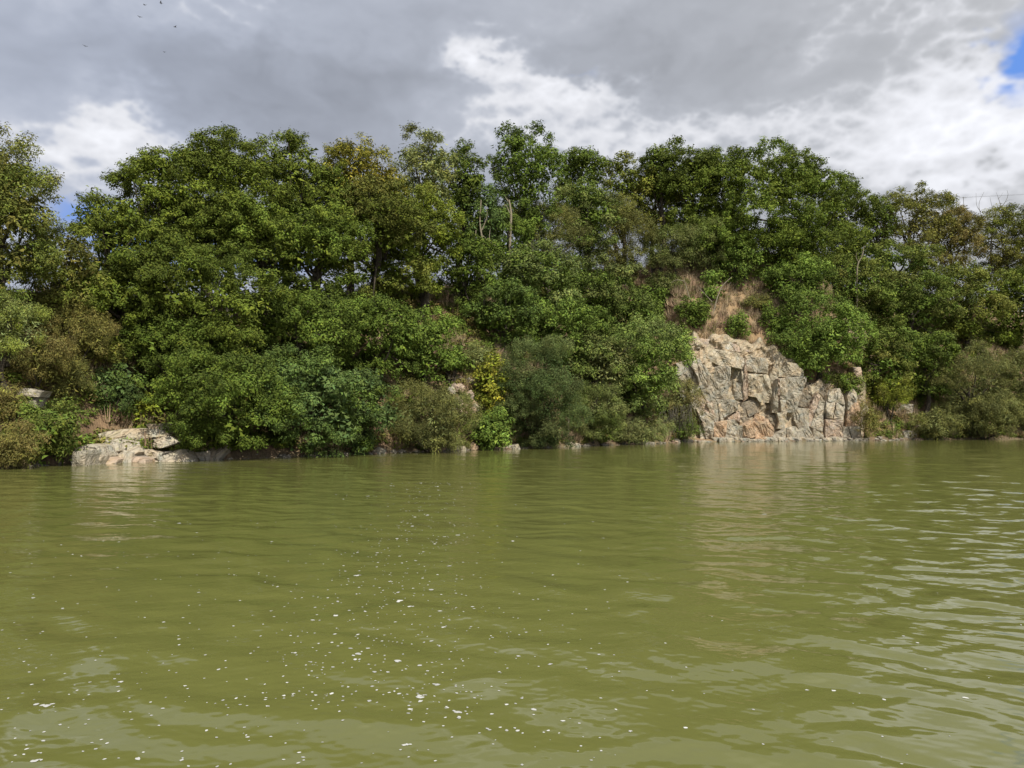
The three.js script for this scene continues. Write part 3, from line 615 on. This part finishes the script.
{
  const t = thing('rock_cliff', at(775, 441, 91), 'pale rock cliff of broken blocks rising from the water at right', 'cliff');
  // the face behind the blocks
  const xs = axis([[676, 1.6], [886, 1.6]]), ys = axis([[318, 1.6], [446, 1.6]]), P = [], U = [], I = [], nx = xs.length;
  for (const y of ys) for (const x of xs) {
    const up = (446 - y) / 128, topEdge = sstep(0, 12, y - (330 + 10 * sstep(720, 790, x) + 32 * sstep(780, 815, x) + 8 * n2(x * 0.05, 1)));
    const jx = fbm3(x * 0.045, y * 0.03, 2, 4, 0.6), st = Math.round(fbm3(x * 0.06 + 4, y * 0.045, 7, 3) * 4) / 4;
    const d = cliffDepth(x, y) + 0.45 + jx * 0.8 + st * 0.6 + (1 - topEdge) * 9 + 6 * (1 - sstep(676, 690, x)) + 8 * sstep(862, 874, x);
    const p = at(x, y, d).sub(t.position); P.push(p.x, p.y, p.z); U.push((p.x + p.z * 0.6) / 3.2, (p.y + p.z * 0.3) / 3.2);
  }
  for (let j = 0; j < ys.length - 1; j++) for (let i = 0; i < nx - 1; i++) { const a = j * nx + i; I.push(a, a + nx, a + 1, a + 1, a + nx, a + nx + 1); }
  let g = new THREE.BufferGeometry(); g.setAttribute('position', new THREE.Float32BufferAttribute(P, 3)); g.setAttribute('uv', new THREE.Float32BufferAttribute(U, 2)); g.setIndex(I);
  g = g.toNonIndexed(); g.computeVertexNormals();
  part('rock_face', g, new THREE.MeshStandardMaterial({ color: new THREE.Color().setRGB(0.40, 0.33, 0.24), map: rockTex, bumpMap: rockBump, bumpScale: 0.15, roughness: 0.95 }), t);
  const A = scaleBy(5.907, 660, 320), B = scaleBy(6.98, 790, 340);
  // big blocks are broken along joints, mostly upright, into pieces that stand a little proud of one another
  const cut = (P, px, py, nx, ny) => { const out = []; for (let i = 0; i < P.length; i++) { const a = P[i], b = P[(i + 1) % P.length], da = (a[0] - px) * nx + (a[1] - py) * ny, db = (b[0] - px) * nx + (b[1] - py) * ny; if (da >= 0) out.push(a); if (da * db < 0) { const q = da / (da - db); out.push([lerp(a[0], b[0], q), lerp(a[1], b[1], q)]); } } return out; };
  const rj = rng(404);
  const R = (s, pts, mat, o, level = 0) => {
    const q = level ? pts : s(pts), P = []; for (let i = 0; i < q.length; i += 2) P.push([q[i], q[i + 1]]);
    const w = Math.max(...P.map((p) => p[0])) - Math.min(...P.map((p) => p[0])), h = Math.max(...P.map((p) => p[1])) - Math.min(...P.map((p) => p[1]));
    if (P.length > 2 && level < 3 && (w > 19 || h > 26) && rj() < 0.86) {
      const cx = P.reduce((a, p) => a + p[0], 0) / P.length + (rj() - 0.5) * w * 0.3, cy = P.reduce((a, p) => a + p[1], 0) / P.length + (rj() - 0.5) * h * 0.3, an = (h > w * 0.9 && rj() < 0.6 ? Math.PI / 2 : 0) + (rj() - 0.5) * 0.7;
      const A1 = cut(P, cx, cy, Math.cos(an), Math.sin(an)), B1 = cut(P, cx, cy, -Math.cos(an), -Math.sin(an));
      if (A1.length > 2 && B1.length > 2) { const e = (rj() - 0.5) * 0.5, tt = { tx: (o.tx ?? 0) + (rj() - 0.5) * 0.3, ty: (o.ty ?? 0) + (rj() - 0.5) * 0.25 }, pick = () => (rj() < 0.75 ? mat : ['cream', 'grey', 'pink', 'ledge'][Math.floor(rj() * 4)]); R(s, A1.flat(), pick(), { ...o, ...tt, d: (o.d || 0) + e }, level + 1); R(s, B1.flat(), pick(), { ...o, d: (o.d || 0) - e * 0.4 }, level + 1); return; }
    }
    rock(t, 'rock_block', P.flat(), cliffDepth, mat, o);
  };
  R(A, [160, 235, 230, 230, 300, 325, 328, 450, 335, 490, 372, 570, 375, 598, 330, 604, 298, 560, 250, 440, 215, 330], 'cream', { d: -0.75, tx: -0.25, ty: 0.12 });
  R(A, [180, 500, 250, 445, 310, 500, 322, 590, 312, 700, 236, 700, 245, 600], 'cream', { d: -0.5 });
  R(A, [95, 260, 160, 238, 214, 330, 248, 440, 180, 498, 120, 470, 90, 350], 'grey', { d: -0.2 });
  R(A, [228, 195, 330, 172, 465, 195, 470, 290, 340, 266, 250, 226], 'yellow', { d: 0.1, ty: -0.2 });
  R(A, [312, 282, 345, 268, 472, 292, 490, 390, 482, 470, 332, 462, 308, 370], 'grey', { d: 0.25, tx: 0.3 });
  R(A, [334, 468, 440, 472, 462, 492, 456, 532, 376, 578], 'grey', { d: -0.1, tx: 0.25 });
  R(A, [468, 215, 500, 228, 512, 300, 522, 460, 492, 482, 478, 300], 'cream', { d: -0.35 });
  R(A, [505, 213, 622, 228, 637, 265, 632, 318, 512, 300], 'cream', { d: -0.4, ty: 0.15 });
  R(A, [516, 318, 640, 328, 662, 470, 650, 488, 590, 488, 560, 440, 522, 450], 'yellow', { d: -0.2 });
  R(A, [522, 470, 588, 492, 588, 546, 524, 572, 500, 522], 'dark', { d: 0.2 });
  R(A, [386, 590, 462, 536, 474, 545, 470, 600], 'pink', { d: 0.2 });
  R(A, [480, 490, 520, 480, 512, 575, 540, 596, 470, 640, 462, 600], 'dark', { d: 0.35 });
  R(A, [648, 330, 700, 205, 742, 222, 692, 330, 702, 352, 664, 460], 'yellow', { d: -0.3 });
  R(A, [690, 350, 830, 333, 866, 338, 842, 420, 790, 545, 664, 547, 668, 452], 'cream', { d: -0.75, ty: 0.1 });
  R(A, [698, 282, 742, 248, 800, 258, 840, 300, 838, 330, 700, 338], 'yellow', { d: -0.3 });
  R(A, [314, 606, 442, 590, 476, 640, 430, 728, 322, 728], 'orange', { d: -0.5, ty: 0.1 });
  R(A, [440, 648, 546, 590, 562, 690, 450, 718], 'orange', { d: -0.8, ty: 0.25 });
  R(A, [546, 598, 642, 598, 672, 642, 668, 692, 562, 702], 'orange', { d: -0.6 });
  R(A, [548, 592, 572, 552, 640, 585, 642, 600], 'orange', { d: -0.2 });
  R(A, [664, 692, 742, 640, 745, 700, 560, 724, 562, 702], 'orange', { d: -0.95, ty: 0.3 });
  R(A, [688, 552, 748, 548, 742, 640, 690, 642, 700, 600], 'yellow', { d: -0.4 });
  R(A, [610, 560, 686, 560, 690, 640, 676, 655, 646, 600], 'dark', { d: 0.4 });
  R(A, [750, 640, 800, 630, 830, 660, 830, 712, 752, 714], 'ledge', { d: -0.8 });
  R(A, [250, 108, 330, 120, 430, 135, 500, 165, 540, 190, 462, 192, 330, 168, 180, 172, 190, 130], 'pink', { d: 0.9, ty: -0.35 });
  R(B, [262, 385, 298, 345, 345, 338, 382, 420, 387, 480, 362, 562, 258, 546, 244, 480], 'cream', { d: -0.85, ty: 0.1, dome: 0.25 });
  R(B, [394, 392, 432, 333, 462, 372, 462, 420, 426, 502, 400, 502], 'cream', { d: -0.75 });
  R(B, [400, 506, 460, 424, 492, 432, 492, 562, 480, 602, 388, 602], 'orange', { d: -0.5 });
  R(B, [368, 606, 492, 606, 502, 690, 368, 690], 'cream', { d: -0.7 });
  R(B, [492, 420, 542, 468, 532, 540, 502, 612, 492, 560], 'yellow', { d: -0.2, tx: 0.4 });
  R(B, [244, 556, 362, 566, 370, 690, 248, 690], 'pink', { d: -0.5 });
  R(B, [130, 480, 188, 372, 240, 430, 240, 560, 222, 640, 128, 602], 'pink', { d: -0.25 });
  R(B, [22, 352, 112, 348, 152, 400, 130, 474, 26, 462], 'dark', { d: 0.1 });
  R(B, [26, 470, 128, 482, 126, 600, 60, 622, 30, 560], 'grey', { d: 0.0 });
  R(B, [-8, 640, 58, 628, 62, 696, -8, 696], 'ledge', { d: -0.8 });
  R(B, [62, 630, 130, 604, 162, 688, 60, 696], 'grey', { d: -0.7 });
  R(B, [160, 618, 222, 656, 244, 694, 162, 694], 'ledge', { d: -0.75 });
  R(B, [348, 300, 400, 268, 462, 280, 452, 332, 400, 348, 358, 334], 'grey', { d: 0.2 });
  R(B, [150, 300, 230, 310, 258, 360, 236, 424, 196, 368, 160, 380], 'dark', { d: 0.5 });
  R(B, [440, 190, 500, 190, 512, 300, 470, 340, 462, 280], 'pink', { d: 0.9 });
  // flat stones along the waterline
  const r = rng(31);
  for (let x = 664; x < 866;) { const w = 4 + 15 * r() * r(), y0 = 437.4 + 2.6 * r() + (x < 700 ? 1.4 : 0); rock(t, 'ledge_stone', [x, y0, x + w * 0.5, y0 - 1.4 * r(), x + w, y0, x + w, 445, x, 445], cliffDepth, r() < 0.6 ? 'ledge' : 'grey', { d: -2.0 + 0.9 * r(), thick: 2, dome: 0.4 }); x += w + 0.3 + (r() < 0.25 ? 4 * r() : 0); }
}
// boulders right of the cliff
{
  const dp = (x) => shore((x - 512) / FOCAL * 98) + 0.9, B = scaleBy(6.98, 790, 340);
  const L = [
    ['flat grey boulder at the water just right of the cliff', [530, 682, 590, 664, 652, 672, 672, 716, 538, 716], 'grey', 0],
    ['slanting dark boulder right of the cliff under the scrub', [648, 622, 700, 652, 694, 716, 664, 716], 'ledge', 0.2],
    ['small pale boulder right of the slanting dark one', [720, 662, 778, 650, 788, 716, 716, 716], 'ledge', 0.1],
    ['largest grey boulder at the water right of the cliff', [790, 644, 830, 634, 880, 650, 904, 716, 788, 716], 'grey', -0.3],
    ['rightmost grey boulder before the willow bushes', [888, 660, 930, 662, 962, 684, 964, 716, 888, 716], 'grey', 0],
    ['pale pointed rock standing above the boulders', [858, 582, 880, 508, 922, 540, 934, 588], 'pink', 2.2],
    ['mossy block under the yellow olive bush', [738, 500, 790, 450, 852, 452, 838, 580, 760, 586], 'grey', 2.4],
    ['brownish block between the pointed rock and the boulders', [818, 602, 880, 588, 934, 592, 952, 630, 884, 648, 826, 640], 'pink', 1.2],
  ];
  for (const [label, pts, m, d] of L) {
    const q = B(pts), o = rock(scene, 'boulder', q, dp, m, { d, dome: 0.5, thick: 1.4 }); tag(o, label, 'boulder');
  }
}
// pale rock shore at left
{
  const B = scaleBy(3.838, 0, 280), dp = (x, y) => shore((x - 512) / FOCAL * 46) - 0.3 + Math.max(0, 458 - y) * 0.055;
  const t = thing('rock_outcrop', at(155, 458, 46), 'low pale rock shore at the water near the left end', 'rocks');
  const R = (pts, mat, o) => rock(t, 'rock_block', B(pts), dp, mat, o);
  R([292, 650, 330, 632, 372, 640, 392, 676, 386, 722, 290, 722], 'ledge', { d: 0.25, tx: -0.3, ty: -0.5, rough: 0.2, dome: 0.4 });
  R([376, 640, 440, 610, 520, 622, 540, 660, 500, 690, 420, 692, 380, 674], 'cream', { d: 0.35, tx: 0.2, ty: -0.8, rough: 0.2, dome: 0.3 });
  R([520, 620, 600, 600, 690, 618, 704, 660, 640, 684, 540, 672], 'yellow', { d: 0.5, tx: -0.2, ty: -0.8, rough: 0.22, dome: 0.3 });
  R([690, 618, 760, 596, 850, 612, 878, 650, 860, 700, 720, 706, 700, 660], 'cream', { d: 0.3, tx: 0.35, ty: -0.55, rough: 0.22, dome: 0.35 });
  R([470, 690, 520, 678, 560, 690, 566, 724, 470, 724], 'pink', { d: -0.55, ty: -0.3, dome: 0.5 });
  R([590, 694, 640, 684, 690, 700, 694, 724, 590, 724], 'ledge', { d: -0.6, ty: -0.4, dome: 0.5 });
  R([390, 590, 480, 572, 600, 574, 640, 596, 480, 622, 392, 616], 'yellow', { ty: -0.7, thick: 2 });
  R([452, 626, 530, 598, 642, 598, 692, 622, 640, 642, 540, 644, 470, 652], 'cream', { ty: -0.5, d: -0.2 });
  R([508, 662, 560, 650, 620, 662, 690, 652, 732, 700, 650, 722, 520, 722], 'cream', { d: -0.2, ty: -0.55, tx: 0.15, rough: 0.18 });
  R([440, 668, 474, 656, 508, 664, 516, 722, 440, 722], 'ledge', { d: -0.2, tx: 0.3, ty: -0.4 });
  R([692, 602, 742, 580, 832, 574, 802, 622, 742, 682, 700, 652], 'cream', { d: -0.1 });
  R([330, 688, 380, 670, 440, 690, 432, 722, 330, 722], 'pink', { d: -0.3, tx: -0.3, ty: -0.5, dome: 0.4 });
  R([738, 662, 802, 658, 806, 720, 742, 722], 'ledge', { d: -0.25 });
  R([398, 612, 448, 628, 460, 656, 430, 680, 380, 662], 'cream', { d: 0.0, ty: -0.4 });
  R([560, 556, 640, 552, 700, 566, 690, 600, 610, 596], 'yellow', { d: 0.5, ty: -0.5 });
  R([806, 632, 850, 622, 872, 660, 866, 716, 810, 716], 'pink', { d: 0.0 });
  R([872, 660, 930, 655, 960, 690, 956, 712, 872, 714], 'ledge', { d: 0.3 });
  R([280, 660, 330, 655, 332, 722, 276, 722], 'grey', { d: 0.3 });
  R([955, 660, 1010, 655, 1040, 690, 1036, 708, 960, 710], 'grey', { d: 1.2 });
  R([1040, 662, 1110, 658, 1136, 690, 1130, 704, 1042, 706], 'dark', { d: 1.6 });
}
const single = (label, pts, dOff, mat, name = 'stone') => tag(rock(scene, name, pts, (x, y) => -hit(x, Math.max(...pts.filter((_, i) => i % 2)) - 0.5).z, mat, { d: dOff, dome: 0.5, thick: 0.9 }), label, 'stone');
single('flat ledge stone among bushes near the left edge', [10, 392, 26, 388, 43, 391, 39, 397, 13, 398], -0.2, 'ledge');
single('smaller stone under the flat ledge stone at left', [25, 399, 38, 398, 36, 408, 28, 408], -0.2, 'ledge');
single('small wet stone at the water below the green left bush', [34, 467, 40, 463.5, 46, 466, 45, 471, 34, 471], -0.1, 'grey');
single('orange stone at the water right of the round willow', [468, 449, 472, 442, 478, 446, 479, 453, 468, 453], -0.1, 'orange');
single('grey stone at the water between willow and orange stone', [452, 450, 458, 446, 465, 447, 466, 454, 453, 454], -0.1, 'grey');
single('pinkish stone at the water under the fresh green bush', [487, 449, 492, 446.5, 497, 448, 497, 453, 487, 453], -0.1, 'pink');
single('long grey stone at the water left of the holm oak', [499, 449, 508, 445, 518, 444, 521, 452, 499, 452.5], -0.1, 'grey');
single('pale stone under the shady tree at the water', [562, 445, 570, 442, 580, 444, 581, 450, 563, 450], -0.1, 'ledge');
single('small grey stone at the water left of the round willow', [372, 451, 378, 447.5, 384, 450, 384, 456, 372, 456], -0.1, 'grey');
single('pale rock face showing between the trees left of the bright ash', [598, 386, 604, 381, 614, 384, 617, 394, 606, 398, 599, 394], -1.6, 'pink', 'rock');
{ // pinkish scree by the yellow green bush
  const r = rng(52), foot = hit(463, 405), t = thing('scree', foot, 'pinkish red broken rocks on the slope right of the willow', 'rocks');
  for (let i = 0; i < 26; i++) { const x = 450 + 26 * r(), y = 378 + 40 * r(), w = 2.5 + 4 * r(), p = -hit(x, y).z; rock(t, 'rock_block', [x - w, y + w * 0.5, x - w * 0.6, y - w * 0.6, x + w * 0.3, y - w * 0.8, x + w, y - 0.2 * w, x + w * 0.7, y + w * 0.7], () => p, ['pink', 'pink', 'orange', 'ledge'][Math.floor(r() * 4)], { thick: 0.6, dome: 0.5, d: -0.25 }); }
}

// ---------------------------------------------------------------- dry grass and undergrowth
{
  const r = rng(61), P = [], I = [], C = [];
  for (let i = 0; i < 34; i++) {
    const a = r() * 6.283, q = 0.3 * Math.sqrt(r()), x = Math.cos(a) * q, z = Math.sin(a) * q, h = 0.35 + 0.5 * r(), l = 0.35 * (r() + 0.2), w = 0.02 + 0.015 * r(), k = P.length / 3, b = r() * 6.283, l2 = 0.7 + 0.5 * r();
    P.push(x - Math.cos(b) * w, 0, z - Math.sin(b) * w, x + Math.cos(b) * w, 0, z + Math.sin(b) * w, x + Math.cos(a) * l, h, z + Math.sin(a) * l);
    for (let c = 0; c < 3; c++) C.push(l2, l2, l2); I.push(k, k + 1, k + 2);
  }
  const g = new THREE.BufferGeometry(); g.setAttribute('position', new THREE.Float32BufferAttribute(P, 3)); g.setAttribute('color', new THREE.Float32BufferAttribute(C, 3)); g.setIndex(I); g.computeVertexNormals();
  const list = [], under = [];
  for (let i = 0; i < 26000; i++) {
    const X = -34 + 112 * r(), s = 0.5 + 26 * Math.pow(r(), 1.1), D = shore(X) + s, y = ground(X, D), patch = fbm2(X * 0.16 + 9, D * 0.16, 4), cliff = X > 19.5 && X < 45 && s < 4.4;
    if (cliff) continue;
    const open = X > 17 && X < 42 && s > 4;
    if (patch > 0.12 || open) { if (list.length < 9000) { const k = 0.75 + 0.5 * r(), q = 0.7 + 0.8 * r(), pk = r() < 0.3; list.push({ p: V(X, y - 0.03, -D), s: V(q, q * (0.6 + 0.6 * r()), q), turn: r() * 6.283, c: pk ? [0.36 * k, 0.245 * k, 0.165 * k] : [0.40 * k, 0.305 * k, 0.19 * k] }); } }
    if ((r() < (open ? 0.2 : 0.5)) && under.length < 9000) { const k = 0.7 + 0.6 * r(), q = (open ? 0.25 : 0.45) + 0.45 * r(), c = TONES[['mid', 'deep', 'olive', 'oak', 'brown'][Math.floor(r() * 5)]]; under.push({ p: V(X, y + q * 0.3, -D), s: V(q, q * 0.8, q), turn: r() * 6.283, c: c.map((v) => v * k) }); }
  }
  tag(instances('dry_grass', g, new THREE.MeshStandardMaterial({ vertexColors: true, roughness: 0.95, side: THREE.DoubleSide }), list, scene), 'dry tan grass on the open slopes of the bank', 'grass', null, 'stuff');
  tag(instances('undergrowth', CLUMPS.ash[0], leafMat, under, scene), 'low brambles and ferns covering the ground under the trees', 'undergrowth', null, 'stuff');
}

{ // broken stones and rubble along the waterline
  const r = rng(63), g = new THREE.IcosahedronGeometry(1, 2), p = g.attributes.position, list = [];
  for (let i = 0; i < p.count; i++) { const x = p.getX(i), y = p.getY(i), z = p.getZ(i), q = 0.8 + 0.35 * n3(x * 1.3, y * 1.3 + 4, z * 1.3); p.setXYZ(i, x * q, y * q * 0.7, z * q); }
  g.computeVertexNormals();
  for (let i = 0; i < 360; i++) { const X = -29 + 82 * r(), D = shore(X) - 0.25 + 0.9 * r() * r(), q = 0.1 + 0.34 * Math.pow(r(), 2.5), k = 0.35 + 0.5 * r(), c = r() < 0.3 ? [0.36, 0.26, 0.19] : [0.30, 0.27, 0.215]; list.push({ p: V(X, Math.max(ground(X, D), -0.05) + q * 0.1, -D), s: V(q * (1 + 0.6 * r()), q * 0.8, q), turn: r() * 6.283, tilt: (r() - 0.5) * 0.5, lean: (r() - 0.5) * 0.5, c: c.map((v) => v * k) }); }
  tag(instances('shore_rubble', g, new THREE.MeshStandardMaterial({ roughness: 0.9, flatShading: true }), list, scene), 'broken stones and rubble lying along the waterline', 'rubble', null, 'stuff');
}

// ---------------------------------------------------------------- foam flecks drifting on the water
{
  const r = rng(71), P = [0, 0.06, 0], I = [], n = 9, list = [];
  for (let i = 0; i < n; i++) { const a = i / n * 6.283, q = 0.75 + 0.45 * r(); P.push(Math.cos(a) * q * 0.8, 0.05, Math.sin(a) * q * 0.8, Math.cos(a) * q, -0.05, Math.sin(a) * q); }
  for (let i = 0; i < n; i++) { const a = 1 + 2 * i, b = 1 + 2 * ((i + 1) % n); I.push(0, b, a, a, b, a + 1, b, b + 1, a + 1); }
  const g = new THREE.BufferGeometry(); g.setAttribute('position', new THREE.Float32BufferAttribute(P, 3)); g.setIndex(I); g.computeVertexNormals();
  for (let i = 0; i < 1250; i++) {
    let px, py;
    const k = r();
    if (k < 0.55) { py = 482 + 230 * Math.pow(r(), 1.3); px = 425 - (py - 490) * 0.25 + (r() + r() + r() - 1.5) * (60 + (py - 480) * 0.5); }
    else if (k < 0.88) { py = 520 + 246 * r(); px = 620 * r(); }
    else { py = 500 + 266 * r(); px = 1024 * r(); }
    const d = rayOf(px, py), D = EYE / -d.y, X = d.x * D, big = r();
    const s0 = (0.0035 + 0.0065 * r()) * (big > 0.95 ? 2.6 : big > 0.75 ? 1.5 : 1) * (1 + D * 0.022), w = 0.26 + 0.2 * r(), many = big > 0.9 ? 2 + Math.floor(4 * r()) : r() < 0.3 ? 2 : 1, run = r() * 6.283;
    for (let q = 0; q < many; q++) {
      const s = s0 * (q ? 0.4 + 0.5 * r() : 1), x = X + Math.cos(run) * s0 * 1.3 * q * (r() - 0.2) + (q ? (r() - 0.5) * s0 : 0), d2 = D + Math.sin(run) * s0 * 1.3 * q * (r() - 0.2) + (q ? (r() - 0.5) * s0 : 0);
      list.push({ p: V(x, waterHeight(x, d2) + 0.003 + 0.0006 * q, -d2), s: V(s * (1 + 0.9 * r()), Math.min(s, 0.02), s), turn: r() * 6.283, c: [w, w, w * 0.95] });
    }
  }
  tag(instances('foam', g, new THREE.MeshStandardMaterial({ roughness: 0.8 }), list, scene), 'white foam flecks scattered over the green water', 'foam', null, 'stuff');
}

// ---------------------------------------------------------------- birds high over the trees, pole and wire on the right skyline
{
  const dark = new THREE.MeshStandardMaterial({ color: new THREE.Color().setRGB(0.05, 0.05, 0.055), roughness: 0.8 });
  const body = new THREE.SphereGeometry(1, 10, 8); body.scale(0.09, 0.08, 0.28);
  const head = new THREE.SphereGeometry(0.07, 8, 6); head.translate(0, 0.03, -0.3);
  const tail = new THREE.ConeGeometry(0.09, 0.24, 6); tail.rotateX(-Math.PI / 2); tail.scale(1, 0.3, 1); tail.translate(0, 0, 0.34);
  const wing = (s) => { const sh = new THREE.Shape(); sh.moveTo(0, -0.14); sh.lineTo(0.42, -0.17); sh.lineTo(0.78, 0.1); sh.lineTo(0.4, 0.08); sh.lineTo(0, 0.14); const g = new THREE.ExtrudeGeometry(sh, { depth: 0.02, bevelEnabled: false }); g.rotateX(Math.PI / 2); g.scale(s, 1, 1); if (s < 0) { const i = g.index; const p = g.attributes.position; for (let k = 0; k < p.count; k += 3) { for (const at3 of [g.attributes.position, g.attributes.normal]) for (let c = 0; c < 3; c++) { const q = at3.array[(k + 1) * 3 + c]; at3.array[(k + 1) * 3 + c] = at3.array[(k + 2) * 3 + c]; at3.array[(k + 2) * 3 + c] = q; } } g.computeVertexNormals(); } g.rotateZ(s * 0.28); return g; };
  const names = ['single dark bird flying lowest left in the grey cloud', 'dark bird above the lowest left bird, under the pair', 'left bird of the highest pair in the cloud', 'right bird of the highest pair in the cloud', 'dark bird right of the flock against the pale cloud', 'faint bird lowest right of the small flock'];
  let proto = null;
  [[85, 46, 120], [140, 17, 125], [145, 5, 120], [161, 3, 118], [175, 27, 120], [164, 52, 165]].forEach(([x, y, d], i) => {
    let b;
    if (!proto) {
      b = proto = thing('bird', V(0, 0, 0), names[0], 'bird', 'birds flying high at upper left');
      part('body', mergeGeometries([body, head, tail].map((g) => g.index ? g.toNonIndexed() : g)), dark, b); part('wing', wing(1), dark, b); part('wing', wing(-1), dark, b);
    } else { b = proto.clone(); b.name = numbered('bird'); b.userData = { ...proto.userData, label: names[i] }; scene.add(b); }
    b.scale.setScalar(0.62); b.position.copy(at(x, y, d)); b.rotation.set(0.1, 0.4 + i * 0.5, (i % 3 - 1) * 0.25);
  });
}
{
  const foot = hit(963, 262), D = -foot.z, t = thing('utility_pole', foot, 'thin wooden pole with crossbar carrying the wires at right', 'pole');
  const top = at(963.5, 198, D).sub(foot);
  part('post', stem([V(top.x, 0, top.z), V(top.x, top.y * 0.5, top.z), V(top.x, top.y + 0.2, top.z)], 0.06, 0.04, 8), barkGrey, t);
  const bar = new THREE.BoxGeometry(0.9, 0.05, 0.05); bar.translate(top.x, top.y, top.z + 0.14); part('crossbar', bar, barkGrey, t);
  const wireMat = new THREE.MeshStandardMaterial({ color: new THREE.Color().setRGB(0.06, 0.06, 0.06), roughness: 0.6 });
  [-0.65, 0.65].forEach((o, i) => {
    const a = at(963.5, 198, D).add(V(o * 0.6, 0.06, 0.14)), b = at(1120, 186 + i * 1.2, D + 12), m = a.clone().lerp(b, 0.5).add(V(0, -0.25, 0));
    const w = part('power_line', new THREE.TubeGeometry(new THREE.CatmullRomCurve3([a, m, b]), 24, 0.012, 5), wireMat, scene);
    tag(w, i ? 'lower wire of the pair running right from the pole' : 'upper wire of the pair running right from the pole', 'wire', 'wires on the right skyline');
  });
}

renderer.render(scene, camera);
